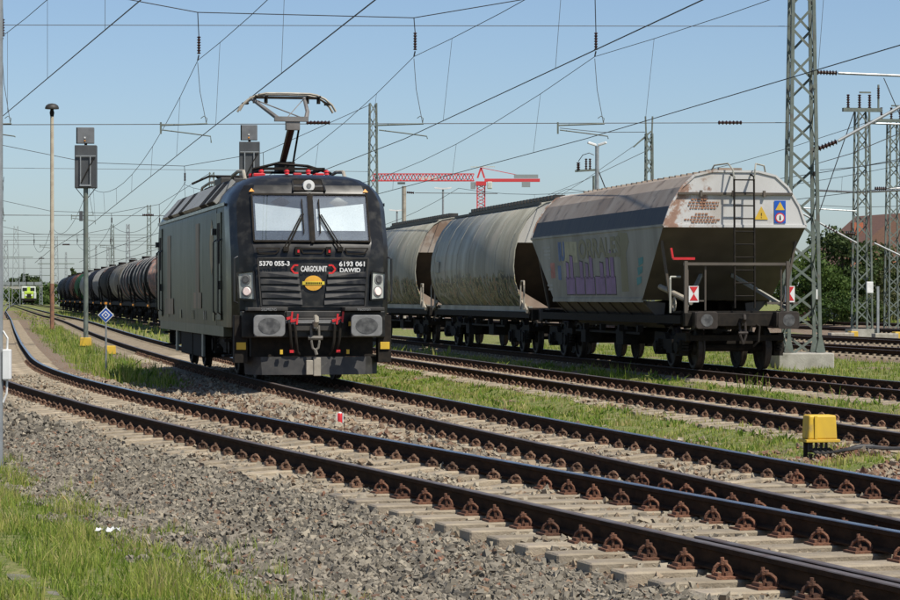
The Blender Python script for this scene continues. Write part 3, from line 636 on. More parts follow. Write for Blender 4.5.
MB().bar(fpt(0, 2.50, .035), fpt(0, 3.40, .035), .05, .05, up=(0, -1, .4)).build('centre_post', M['under'], loco)
for x0, x1 in ((-1.02, -.60), (-.22, .22), (.58, 1.0)):
    q = MB(); zc = 2.36; y_ = yfz(2.36)-.02
    for a, b in (((x0, zc+.045), (x1, zc+.045)), ((x1, zc+.045), (x1-.06, zc-.045)), ((x1-.06, zc-.045), (x0+.04, zc-.045)), ((x0+.04, zc-.045), (x0, zc+.045))): q.bar((a[0], y_, a[1]), (b[0], y_, b[1]), .022)
    q.build('slot_frame', M['under'], loco)
# top headlamp in its recess
q = MB(); yt = yfz(3.58)-.05
q.add([(-.28, yfz(3.46)-.03, 3.46), (.28, yfz(3.46)-.03, 3.46), (.28, yfz(3.66)-.04, 3.66), (-.28, yfz(3.66)-.04, 3.66)], [(0, 1, 2, 3)]); q.build('lamp_recess', M['under'], loco)
q = MB(); q.bar((-.29, yfz(3.45)-.04, 3.45), (-.27, yfz(3.67)-.05, 3.67), .03); q.bar((.29, yfz(3.45)-.04, 3.45), (.27, yfz(3.67)-.05, 3.67), .03); q.bar((-.28, yfz(3.67)-.05, 3.67), (.28, yfz(3.67)-.05, 3.67), .03); q.build('recess_frame', M['loco'], loco)
yl = yfz(3.56); tl = MB(); tl.cyl((0, yl+.05, 3.55), (0, yl-.09, 3.55), .105, n=20); TLm = tl.build('top_headlamp', M['white'], loco, smooth=True)
MB().cyl((0, yl-.085, 3.55), (0, yl-.10, 3.55), .045, n=14).build('bulb', M['bufgrey'], TLm)
# louvred nose panel
fr = MB(); yn = .64
for a, b in (((-1.0, 2.23), (1.0, 2.23)), ((-1.0, 2.23), (-.94, 1.36)), ((1.0, 2.23), (.94, 1.36)), ((-.94, 1.36), (.94, 1.36))): fr.bar((a[0], yn-.012, a[1]), (b[0], yn-.012, b[1]), .022)
fr.build('nose_frame', M['blackdust'], loco)
for s in (-1, 1):
    for i in range(5):
        z1 = 1.98-i*.124; z0 = z1-.096; xi = .27-.018*i; xo = .965-.012*i
        q = MB(); q.add([(s*xi, yn-.005, z0), (s*xo, yn+.02, z0), (s*xo, yn+.02, z1), (s*(xi+.0), yn-.005, z1), (s*xi, yn-.05, z0+.005), (s*xo, yn-.025, z0+.005), (s*xo, yn-.006, z1), (s*(xi+.0), yn-.014, z1)], [(0,1,2,3), (4,5,6,7), (0,1,5,4), (1,2,6,5), (2,3,7,6), (3,0,4,7)])
        q.build('louvre', M['loco'], loco)
    # headlight cluster on the nose corner
    a = Vector((s*1.03, .675, 0)); b = Vector((s*1.33, .835, 0)); d = (b-a); nrm = Vector((d.y, -d.x, 0)).normalized(); nrm = nrm if nrm.y < 0 else -nrm
    P = lambda u, z, o: a+d*u+nrm*o+Vector((0, 0, z))
    hl = [P(.02, 1.48, .012), P(.92, 1.50, .012), P(1.0, 1.96, .012), P(.10, 1.99, .012)]
    if s < 0: hl = hl[::-1]
    H_ = plate('headlight', hl, M['lens'], loco, .02)
    fr = MB()
    for i in range(4): fr.bar(hl[i]+nrm*.02, hl[(i+1) % 4]+nrm*.02, .03)
    fr.build('headlight_frame', M['loco'], H_)
    for u, z, r_, m in ((.46, 1.63, .082, 'lamp_on'), (.52, 1.85, .075, 'bufdark')):
        c = P(u, z, .03); MB().cyl(c, c+nrm*.03, r_, r_*.8, n=18).build('lamp', M[m], H_, smooth=True); MB().cyl(c-nrm*.01, c+nrm*.012, r_+.018, n=18).build('lamp_ring', M['bufgrey'], H_)
    MB().tube([(s*1.36, .66, 1.42), (s*1.42, .62, 1.45), (s*1.42, .62, 2.22), (s*1.36, .66, 2.25)], .02, 6).build('handrail', M['black'], loco)
YL = yn-.022
M['letter'] = mat('white_letters', (.82, .82, .80), .5); M['redletter'] = mat('red_letters', (.75, .03, .03), .4)
text('5370 055-3', 'number_lettering', loco, (-.70, YL, 2.125), .115, M['letter'], bold=.0035, sx=1.05)
text('6193 061', 'number_lettering', loco, (.71, YL, 2.12), .118, M['letter'], bold=.0035, sx=1.1); text('DAWID', 'name_lettering', loco, (.665, YL, 2.01), .105, M['letter'], bold=.003, sx=1.05)
text('CARGOUNIT', 'owner_lettering', loco, (.01, YL, 2.03), .135, M['letter'], bold=.004, sx=.60)
for s in (-1, 1):
    q = MB()
    for a, b in (((s*.275, 2.10), (s*.345, 2.10)), ((s*.345, 2.10), (s*.40, 2.03)), ((s*.40, 2.03), (s*.345, 1.96)), ((s*.345, 1.96), (s*.275, 1.96))): q.bar((a[0], YL, a[1]), (b[0], YL, b[1]), .03, .012, up=(0, 1, 0))
    q.build('red_bracket', M['redletter'], loco)
plate('yellow_oval_badge', ell(0, 1.78, .165, .135, yn-.012)[::1], mat('badge_yellow', (.80, .42, .05), .45), loco, .012)
plate('badge_band', [(-.20, yn-.028, 1.75), (.20, yn-.028, 1.75), (.20, yn-.028, 1.81), (-.20, yn-.028, 1.81)], mat('badge_band', (.78, .62, .06), .45), loco, .006)
for x in np.linspace(-.14, .13, 9): plate('badge_dash', [(x, yn-.037, 1.765), (x+.022, yn-.037, 1.765), (x+.022, yn-.037, 1.795), (x, yn-.037, 1.795)], M['under'], loco, .002)
# buffer beam, buffers, coupling, plough
MB().b2(-1.30, 1.30, .58, .80, .80, 1.28).build('buffer_beam', M['loco'], loco, bev=.02)
for s in (-1, 1):
    MB().b2(s*.87-.36, s*.87+.36, .22, .62, 1.28, 1.345).build('buffer_cover', M['blackdust'], loco, bev=.012)
    text('SIEMENS' if s < 0 else 'Vectron', 'maker_lettering', loco, (s*.87-.02*s, .216, 1.31), .075, M['bufgrey'], bold=.001)
    q = MB(); q.prism([(x+s*.87, z+1.02) for x, z in rrect(.56, .38, .08)], 'y', .0, .05); q.cyl((s*.87, .05, 1.02), (s*.87, .62, 1.02), .13, n=16); q.b2(s*.87-.2, s*.87+.2, .35, .62, .82, 1.22)
    B_ = q.build('buffer', M['bufgrey'], loco, bev=.012)
    MB().prism([(x+s*.87, z+1.02) for x, z in [(p[0]*.2*1, p[2]*.145) for p in ell(0, 0, 1, 1, 0, 20)]], 'y', -.006, .002).build('grease_patch', M['bufdark'], B_)
    MB().box(s*1.30, .62, .655, .17, .02, .13).build('yellow_plate', M['yellow'], loco, bev=.004)
    MB().b2(s*1.30-.12, s*1.30+.12, .64, .9, .35, 1.2).build('step_box', M['under'], loco, bev=.01)
    # hoses with red taps
    for x, z0 in ((.46, 1.14), (.36, 1.10)):
        q = MB(); q.tube([(s*x, .58, z0-.05), (s*x, .42, z0-.08), (s*(x-.02), .40, z0-.35), (s*(x-.05), .48, z0-.55), (s*(x-.1), .56, z0-.60)], .028, 7); q.build('air_hose', M['under'], loco, smooth=True)
        q = MB(); q.bar((s*x-.05, .42, z0), (s*x+.05, .42, z0+.03), .045); q.bar((s*x+.03, .40, z0-.06), (s*x+.05, .40, z0+.13), .03); q.build('red_tap', M['red'], loco)
    MB().box(s*.42, .42, .56, .07, .05, .05).build('red_hose_end', M['red'], loco); MB().box(s*.60, .46, .55, .05, .05, .08).build('yellow_hose_end', M['yellow'], loco); MB().box(s*.66, .5, 1.05, .08, .05, .08).build('yellow_tap', M['yellow'], loco)
q = MB(); q.b2(-.45, .45, .50, .60, .92, 1.16); q.b2(-.5, .5, .55, .60, 1.16, 1.28); q.build('coupler_plate', M['blackdust'], loco, bev=.015)
q = MB(); q.bar((0, .58, 1.03), (0, .30, 1.03), .07, .12); q.tube([(0, .30, 1.03), (0, .22, 1.10), (0, .24, 1.16), (0, .32, 1.17)], .045, 7); q.build('coupling_hook', M['beige'], loco)
q = MB()
for s in (-1, 1): q.tube([(s*.07, .42, 1.02), (s*.07, .36, .72), (s*.05, .36, .62), (0, .36, .58)], .023, 7)
q.cyl((-.13, .37, .80), (.13, .37, .80), .04, n=8); q.tube([(0, .36, .58), (.02, .34, .50)], .03, 6); q.build('screw_coupling', mat('coupling_steel', (.17, .155, .13), .6, col2=(.10, .09, .075)), loco)
q = MB(); q.bar((-.52, .5, 1.09), (.52, .5, 1.09), .05, .06); q.box(-.40, .47, 1.09, .14, .1, .09); q.box(.38, .47, 1.09, .14, .1, .09); q.build('socket_bar', M['bufgrey'], loco)
q = MB(); pl_ = [(-1.22, .95), (-.95, .62), (0, .50), (.95, .62), (1.22, .95)]
q.add([(x, y_, .46) for x, y_ in pl_]+[(x*.98, y_-.05, .14) for x, y_ in pl_]+[(x, y_+.03, .46) for x, y_ in pl_]+[(x*.98, y_-.02, .14) for x, y_ in pl_], [(i, i+1, i+6, i+5) for i in range(4)]+[(10+i, 11+i, 16+i, 15+i) for i in range(4)]+[(i, i+1, i+11, i+10) for i in range(4)]+[(5+i, 6+i, 16+i, 15+i) for i in range(4)])
q.build('snow_plough', mat('plough_grey', (.022, .021, .02), .6, col2=(.045, .042, .038), scale=5, col3=(.12, .115, .10), scale3=9, lo3=.62, hi3=.9), loco)
MB().b2(-.16, .08, .38, .47, .14, .40).build('plough_bracket', M['beige'], loco, bev=.01); MB().b2(-.03, .10, .36, .46, .12, .45).build('plough_bracket', M['beige'], loco, bev=.01)
MB().b2(-1.1, 1.1, .75, 1.05, .46, .85).build('front_skirt', M['under'], loco)
# running gear
bogie(loco, 4.25, 3.0, .60, 1.12); bogie(loco, LL-4.25, 3.0, .60, 1.12)
for a, b in ((6.6, 8.7), (8.9, 11.4)): MB().b2(-1.38, 1.38, a, b, .32, .96).build('equipment_box', M['under'], loco, bev=.03)
for s in (-1, 1):
    for y_ in (2.3, LL-2.9):
        q = MB()
        for z in (.42, .70): q.b2(s*1.30-.12, s*1.30+.12, y_, y_+.5, z, z+.04)
        q.b2(s*1.2-.03, s*1.2+.03, y_, y_+.04, .42, .98); q.b2(s*1.2-.03, s*1.2+.03, y_+.46, y_+.5, .42, .98); q.build('footstep', M['under'], loco)
    for y_ in (3.2, 5.3, LL-5.3, LL-3.2): MB().cyl((s*1.25, y_, .75), (s*1.25, y_, 1.0), .09, n=10).build('damper', M['under'], loco)
    for y_ in (6.2, 11.9): MB().b2(s*1.40-.02, s*1.40+.02, y_, y_+.35, .35, .82).build('inspection_panel', mat('pale_panel', (.20, .21, .17), .5), loco)
# ------------------------------------------------------------ wagons: shared pieces
M['hopgrey'] = mat('hopper_grey', (.39, .386, .335), .65, spec=.25, col2=(.26, .256, .215), scale=1.6, stretch=(1, 1, .18), col3=(.38, .365, .31), scale3=1.1, bump=.1)
M['hoproof'] = mat('hopper_roof', (.36, .30, .235), .65, col2=(.26, .20, .15), scale=1.2, stretch=(1, .9, .3), col3=(.11, .085, .065), scale3=2.2)
M['hopband'] = mat('hopper_slate_band', (.062, .064, .070), .65, spec=.2, col2=(.10, .10, .10), scale=3, stretch=(1, 2, .2))
M['hopend'] = mat('hopper_end_panel', (.56, .555, .535), .55, col2=(.47, .46, .44), scale=1.5, stretch=(1, 1, .4), col3=(.42, .38, .33), scale3=1.0, lo3=.60, hi3=.72)
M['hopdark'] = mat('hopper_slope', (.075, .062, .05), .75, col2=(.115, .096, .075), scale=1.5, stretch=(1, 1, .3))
M['stencil'] = mat('rust_stencil', (.36, .17, .09), .7)
M['rustpatch'] = mat('rust_patch', (.20, .085, .045), .85, col2=(.30, .16, .10), scale=9)
def wagon_ends(root, L, near=True):
    """buffers, headstock, screw coupling, brake hoses at both ends"""
    for e, (y0, sg) in enumerate(((0, 1), (L, -1))):
        hs = MB(); a, b = sorted((y0+sg*.55, y0+sg*.75)); hs.b2(-1.20, 1.20, a, b, .92, 1.20); hs.build('headstock', M['under'], root, bev=.015)
        for s in (-1, 1):
            q = MB(); a, b = sorted((y0, y0+sg*.05))
            q.prism([(x+s*.875, z+1.05) for x, z in rrect(.46, .36, .06)], 'y', a, b); a2, b2 = sorted((y0+sg*.05, y0+sg*.58)); q.cyl((s*.875, a2, 1.05), (s*.875, b2, 1.05), .11, n=14); a3, b3 = sorted((y0+sg*.32, y0+sg*.58)); q.b2(s*.875-.17, s*.875+.17, a3, b3, .88, 1.22)
            B_ = q.build('buffer', M['under2'], root, bev=.01)
            if near and e == 0: MB().prism([(s*.875+.13*math.cos(t), 1.05+.13*math.sin(t)) for t in np.linspace(0, 2*PI, 18)[:-1]], 'y', -.005, .002).build('grease_patch', M['bufdark'], B_)
        q = MB(); q.bar((0, y0+sg*.58, 1.03), (0, y0+sg*.32, 1.03), .07, .11); q.tube([(0, y0+sg*.32, 1.02), (0, y0+sg*.24, 1.08), (0, y0+sg*.26, 1.14), (0, y0+sg*.33, 1.14)], .04, 6)
        for s in (-1, 1): q.tube([(s*.06, y0+sg*.42, 1.0), (s*.06, y0+sg*.36, .72), (0, y0+sg*.36, .55)], .026, 6)
        q.cyl((-.1, y0+sg*.37, .78), (.1, y0+sg*.37, .78), .035, n=8); q.build('screw_coupling', M['under2'], root)
        q = MB(); q.tube([(.35, y0+sg*.55, .95), (.36, y0+sg*.38, .92), (.33, y0+sg*.36, .6), (.25, y0+sg*.45, .5)], .024, 6); q.build('brake_hose', M['under'], root)
def underframe(root, L, ya, yb):
    q = MB()
    for s in (-1, 1): q.b2(s*1.20-.05, s*1.20+.05, .75, L-.75, .97, 1.14)
    q.b2(-.25, .25, .75, L-.75, .85, 1.1)
    for y_ in (1.6, 3.0, L-3.0, L-1.6): q.b2(-1.16, 1.16, y_-.06, y_+.06, .93, 1.15)
    q.build('underframe', M['under'], root)
    q = MB()
    for s in (-1, 1):
        q.box(s*1.05, ya, .62, .35, .7, .34); q.box(s*1.05, yb, .60, .4, .5, .3); q.bar((s*1.15, 4.5, .72), (s*1.15, L-4.5, .72), .05)
        for y_ in np.linspace(4.2, L-4.2, 5): q.box(s*1.25, y_, .83, .12, .16, .14)
    q.cyl((-.5, (ya+yb)/2, .62), (.5, (ya+yb)/2, .62), .19, n=12); o_ = q.build('brake_gear', M['under'], root); o_['kind'] = 'stuff'
HL = 16.3
def at_track(k, Z): p = tpt(k, Z); return p
# ------------------------------------------------------------ nearest hopper wagon: angular body with graffiti
ZH = 55.75; HN = 15.5
def hop_root(i, label):
    y_ = ZH+(HN+(i-1)*(HL+.02) if i else 0)*math.cos(math.atan(.1766)); p = tpt(4, y_)
    return thing('hopper_wagon', label, 'hopper wagon', (p.x, p.y, 0), math.atan(.1766), 'grain hopper wagons')
h1 = hop_root(0, 'nearest grey hopper wagon with purple graffiti and a ladder on its pale end')
YE = .97; SLP = 2.25; PZ = [(1.44, 1.46), (1.55, 3.02), (1.40, 3.44), (1.15, 3.84), (.88, 4.08), (.5, 4.17)]
PF = PZ+[(-a, b) for a, b in PZ[::-1]]; n = len(PF)
b = MB(); b.v = [(x, YE+(SLP if z < 2 else 0), z) for x, z in PF]+[(x, HN-YE-(SLP if z < 2 else 0), z) for x, z in PF]
MI = {0: 0, 10: 0, 1: 2, 9: 2}
for i in range(n-1): b.f.append((i, i+1, n+i+1, n+i)); b.m.append(MI.get(i, 1))
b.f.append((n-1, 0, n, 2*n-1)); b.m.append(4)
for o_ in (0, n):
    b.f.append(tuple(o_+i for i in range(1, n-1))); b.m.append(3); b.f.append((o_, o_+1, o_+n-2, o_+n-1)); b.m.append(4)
b.build('hopper_body', [M['hopgrey'], M['hoproof'], M['hopband'], M['hopend'], M['hopdark']], h1)
for o_y in (YE, HN-YE):                                              # raised rims
    q = MB()
    for i in range(1, n-2): q.bar((PF[i][0], o_y, PF[i][1]), (PF[i+1][0], o_y, PF[i+1][1]), .045, .05, up=(0, 1, 0))
    q.bar((-1.55, o_y, 3.02), (1.55, o_y, 3.02), .05, .06); q.build('end_rim', M['hopend'], h1)
for s in (-1, 1):
    MB().bar((s*1.555, YE, 3.03), (s*1.555, HN-YE, 3.03), .03, .05).build('side_rib', M['hopgrey'], h1)
    MB().bar((s*1.445, YE+SLP, 1.46), (s*1.445, HN-YE-SLP, 1.46), .05, .09).build('side_rib', M['hopgrey'], h1)
    q = MB(); ns = 9                                                 # funnel ribs under the side
    for i in range(ns):
        y_ = YE+SLP+.1+i*(HN-2*YE-2*SLP-.2)/(ns-1); q.add([(s*1.44, y_-.03, 1.46), (s*1.44, y_+.03, 1.46), (s*.95, y_+.03, .95), (s*.95, y_-.03, .95), (s*.9, y_-.03, 1.4), (s*.9, y_+.03, 1.4)], [(0, 1, 2, 3), (0, 3, 4), (1, 5, 2), (3, 2, 5, 4), (0, 4, 5, 1)])
    o_ = q.build('funnel_ribs', M['hopdark'], h1); o_['kind'] = 'stuff'
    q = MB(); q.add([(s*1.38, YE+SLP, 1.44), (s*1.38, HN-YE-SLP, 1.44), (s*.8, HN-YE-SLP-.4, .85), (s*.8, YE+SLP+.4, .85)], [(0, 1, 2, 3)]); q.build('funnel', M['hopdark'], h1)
    for y_ in (YE+.45, HN-YE-.45): MB().bar((s*1.50, y_, 2.9), (s*1.2, y_+(1 if y_ < 5 else -1)*.15, 1.2), .05, .07).build('end_strut', M['hopdark'], h1)
q = MB(); q.b2(-.28, .28, YE+.2, HN-YE-.2, 4.17, 4.20)
for i in range(26): q.box(0, YE+.4+i*(HN-2*YE-.8)/25, 4.23, .5, .12, .06)
q.build('roof_hatch_strip', M['hoproof'], h1)
q = MB(); q.bar((-1.24, YE-.03, 3.70), (1.24, YE-.03, 3.70), .05, .05)
for x in (-.75, -.05, .62): q.box(x, YE-.05, 3.70, .05, .06, .13)
q.build('end_stiffener', M['hopdark'], h1)
# ladder with hand loops
LX = .12; ld = MB()
for s in (-1, 1): ld.tube([(LX+s*.215, YE-.02, 4.10), (LX+s*.215, YE-.26, 4.05), (LX+s*.215, YE-.28, 3.3), (LX+s*.215, YE-.32, 1.30)], .022, 6)
L_ = ld.build('ladder', M['under'], h1)
for i in range(10):
    z = 1.55+i*.27; y_ = YE-.28 if z > 3.3 else YE-.28-.04*(3.3-z)/2.0
    MB().cyl((LX-.215, y_, z), (LX+.215, y_, z), .016, n=6).build('rung', M['under'], L_)
for s in (-1, 1):
    x = LX+s*.3; MB().tube([(x+s*.3, YE+.2, 4.16), (x+s*.24, YE+.1, 4.30), (x, YE-.1, 4.33), (x-s*.06, YE-.25, 4.2), (x-s*.08, YE-.27, 4.0)], .018, 6).build('hand_loop', M['hopgrey'], h1)
# end platform frame, tail boards, hand rails
q = MB()
for x in (-1.15, 1.05): q.bar((x, .66, 1.2), (x, .66, 2.28), .07)
q.bar((-1.2, .66, 2.22), (1.1, .66, 2.22), .045, .06)
for x in (-1.1, -.72, .92): q.tube([(x, .70, 1.25), (x, .70, 2.22)], .02, 6)
q.bar((-1.2, .72, 1.45), (-.7, .72, 1.45), .03); q.bar((.62, .72, 1.40), (1.3, .72, 1.40), .04, .05)
q.build('platform_frame', M['hopdark'], h1)
q = MB(); q.b2(-1.25, 1.25, .72, 1.6, 1.19, 1.235); q.build('platform', M['under'], h1)
for s in (-1, 1): MB().bar((s*.35, 2.4, 2.0), (s*1.1, .85, 1.3), .07).build('brace', M['hopgrey'], h1)
MB().cyl((-.95, .95, 1.42), (-1.3, 2.2, 1.75), .06, n=10).build('chute_pipe', M['beige'], h1)
q = MB()
for t in np.linspace(0, 2*PI, 13)[:-1]: q.bar((-1.32, .95+.14*math.cos(t), 1.38+.14*math.sin(t)), (-1.32, .95+.14*math.cos(t+PI/6), 1.38+.14*math.sin(t+PI/6)), .02)
q.bar((-1.32, .81, 1.38), (-1.32, 1.09, 1.38), .018); q.bar((-1.32, .95, 1.24), (-1.32, .95, 1.52), .018); q.build('hand_wheel', M['beige'], h1)
MB().tube([(-1.46, .75, 1.2), (-1.46, .75, 1.9), (-1.44, .8, 1.95), (-1.2, .9, 1.95)], .022, 6).build('handrail', M['hopgrey'], h1)
q = MB(); q.bar((-1.42, .68, 2.33), (-.95, .68, 2.33), .04, .05); q.bar((-1.42, .68, 2.33), (-1.46, .68, 2.55), .04, .05); q.build('red_lever', M['red'], h1)
for x in (-.98, 1.10):
    tb = MB().b2(x-.105, x+.105, .655, .675, 1.42, 1.76).build('tail_board', M['white'], h1)
    plate('red_triangle', [(x-.09, .652, 1.745), (x, .652, 1.60), (x+.09, .652, 1.745)], M['red'], tb, .002); plate('red_triangle', [(x-.09, .652, 1.455), (x+.09, .652, 1.455), (x, .652, 1.60)], M['red'], tb, .002)
# marks on the pale end: warning signs, rusty stencilled lines, rust bloom
ym = YE-.012
sg = plate('warning_triangle', [(.42, ym, 3.16), (.72, ym, 3.16), (.57, ym, 3.44)], M['yellow'], h1, .004); text('!', 'warning_bolt', sg, (.57, ym-.006, 3.24), .16, M['under'])
sg = plate('blue_sign', [(.85, ym, 2.98+.1), (1.10, ym, 3.08), (1.10, ym, 3.56), (.85, ym, 3.56)], M['blue'], h1, .004)
plate('sign_triangle', [(.875, ym-.006, 3.36), (1.075, ym-.006, 3.36), (.975, ym-.006, 3.54)], M['yellow'], sg, .003)
plate('sign_ring', ell(.975, 3.20, .105, .105, ym-.006), M['red'], sg, .002); plate('sign_disc', ell(.975, 3.20, .08, .08, ym-.010), M['white'], sg, .002); plate('sign_figure', [(.955, ym-.014, 3.15), (.995, ym-.014, 3.15), (.985, ym-.014, 3.25), (.965, ym-.014, 3.25)], M['under'], sg, .001)
q = MB()
for z, x0, x1 in ((3.56, -.95, -.60), (3.50, -1.0, -.35), (3.44, -1.02, -.36), (3.38, -.98, -.40), (3.26, -.86, -.58), (3.20, -.95, -.45), (3.14, -1.1, -.32), (3.09, -.95, -.4)):
    x = x0
    while x < x1: w_ = random.uniform(.03, .07); q.b2(x, min(x+w_, x1), ym-.003, ym+.004, z, z+.03); x += w_+.02
o_ = q.build('stencilled_lines', M['stencil'], h1); o_['kind'] = 'stuff'
def rusty_end(m):
    t = m.node_tree; N = t.nodes; L = t.links; bs = N['Principled BSDF']; src = bs.inputs['Base Color'].links[0].from_socket; tc = N.new('ShaderNodeTexCoord')
    n1_ = N.new('ShaderNodeTexNoise'); n1_.inputs['Scale'].default_value = 3.4; n1_.inputs['Detail'].default_value = 10; n1_.inputs['Roughness'].default_value = .7; L.new(tc.outputs['Object'], n1_.inputs['Vector'])
    sp = N.new('ShaderNodeSeparateXYZ'); L.new(tc.outputs['Object'], sp.inputs[0]); mr = N.new('ShaderNodeMapRange'); mr.inputs['From Min'].default_value = -1.25; mr.inputs['From Max'].default_value = .1; mr.inputs['To Min'].default_value = .07; mr.inputs['To Max'].default_value = -.2; L.new(sp.outputs[0], mr.inputs[0])
    ad = N.new('ShaderNodeMath'); ad.operation = 'ADD'; L.new(n1_.outputs[0], ad.inputs[0]); L.new(mr.outputs[0], ad.inputs[1]); m2 = N.new('ShaderNodeMapRange'); m2.inputs['From Min'].default_value = .48; m2.inputs['From Max'].default_value = .57; m2.inputs['To Max'].default_value = .9; L.new(ad.outputs[0], m2.inputs[0])
    r = N.new('ShaderNodeValToRGB'); r.color_ramp.elements[0].color = (.34, .19, .12, 1); r.color_ramp.elements[1].color = (.17, .075, .04, 1); r.color_ramp.elements[0].position = .45; r.color_ramp.elements[1].position = .7; L.new(n1_.outputs[0], r.inputs[0])
    mx = N.new('ShaderNodeMix'); mx.data_type = 'RGBA'; L.new(m2.outputs[0], mx.inputs[0]); L.new(src, mx.inputs[6]); L.new(r.outputs[0], mx.inputs[7]); L.new(mx.outputs[2], bs.inputs['Base Color'])
rusty_end(M['hopend'])
# graffiti on the side wall (flat paint following the slightly leaning side)
M['purple'] = mat('graffiti_purple', (.28, .15, .37), .6, col2=(.23, .15, .28), scale=3); M['olive'] = mat('graffiti_olive', (.19, .175, .09), .6, col2=(.25, .235, .14), scale=2); M['teal'] = mat('graffiti_teal', (.05, .30, .32), .6)
M['gblue'] = mat('graffiti_blue', (.09, .17, .38), .6); M['gyell'] = mat('graffiti_cream', (.45, .43, .27), .6); M['gred'] = mat('graffiti_red', (.48, .16, .13), .6); M['ginset'] = mat('graffiti_pale', (.38, .39, .37), .6); M['goutl'] = mat('graffiti_outline', (.035, .032, .03), .6)
def sx_(z): return -(1.44+(z-1.46)*.11/1.56)
def gpoly(name, pts, m, lift=.004): plate(name, [(sx_(z)-lift, y_, z) for y_, z in pts], m, h1, .002)
SIDE_ROT = (PI/2, 0, -PI/2)
def gtext(s, name, yc, z, size, m, lift, sx=1., bold=.03): return text(s, name, h1, (sx_(z)-lift, yc, z), size, m, rot=(Matrix.Rotation(-math.atan(.11/1.56), 3, 'Y') @ Euler((PI/2, 0, -PI/2)).to_matrix()).to_euler(), bold=bold, sx=sx, ext=.001)
yL = [6.0, 7.05, 8.1, 9.15, 10.2]
for i, yc in enumerate(yL):
    def lt(y0, y1, z0, z1, m=M['purple'], l=.006): gpoly('graffiti_stroke', [(y0, z0), (y0, z1), (y1, z1+.03), (y1, z0)][::-1], m, l)
    lt(yc-.50, yc+.50, 1.57, 2.0, M['goutl'], .003); lt(yc-.46, yc+.46, 1.60, 1.98)
    tall = [2.55, 2.3, 2.45, 2.35, 2.5][i]; lt(yc-.40, yc-.02, 1.98, tall+.03, M['goutl'], .0035); lt(yc-.36, yc-.06, 1.96, tall)
    if i in (0, 2, 4): lt(yc+.08, yc+.42, 1.98, tall-.12, M['goutl'], .0035); lt(yc+.12, yc+.38, 1.96, tall-.15)
gtext('ORRALES', 'graffiti_lettering', 7.0, 2.64, .62, M['olive'], .006, sx=1.65, bold=.02)
gpoly('graffiti_block', [(9.3, 2.36), (9.3, 2.85), (10.7, 2.88), (10.7, 2.36)][::-1], M['gyell'], .003); gtext('IU', 'graffiti_lettering', 11.0, 2.62, .6, M['gblue'], .006, sx=1.3, bold=.03)
gpoly('graffiti_block', [(11.2, 1.95), (11.2, 2.3), (11.55, 2.3), (11.55, 1.95)][::-1], M['gblue'], .004); gpoly('graffiti_block', [(11.9, 2.0), (11.9, 2.38), (12.4, 2.38), (12.4, 2.0)][::-1], M['gred'], .004)
gpoly('graffiti_block', [(4.35, 1.65), (4.4, 2.5), (4.05, 2.75), (4.2, 2.95), (5.0, 2.98), (5.3, 2.7), (4.95, 2.35), (5.0, 1.65)], M['olive'], .003)
for z in (1.78, 2.0, 2.2): gpoly('graffiti_mark', [(3.75+(z-1.46)*-.6, z), (3.35+(z-1.46)*-.6, z+.06), (3.30+(z-1.46)*-.6, z+.2), (3.75+(z-1.46)*-.6, z+.17)], M['teal'], .004)
for z, w_ in ((2.75, .9), (2.66, .7), (2.57, .8), (2.48, .6), (2.2, .5), (1.8, .6), (1.7, .5)): gpoly('wagon_data_line', [(12.3, z), (12.3, z+.05), (12.3+w_, z+.05), (12.3+w_, z)][::-1], M['ginset'], .004)
underframe(h1, HN, 6.2, 9.8); wagon_ends(h1, HN); bogie(h1, 2.3, 1.8, .46, 1.0); bogie(h1, HN-2.3, 1.8, .46, 1.0)
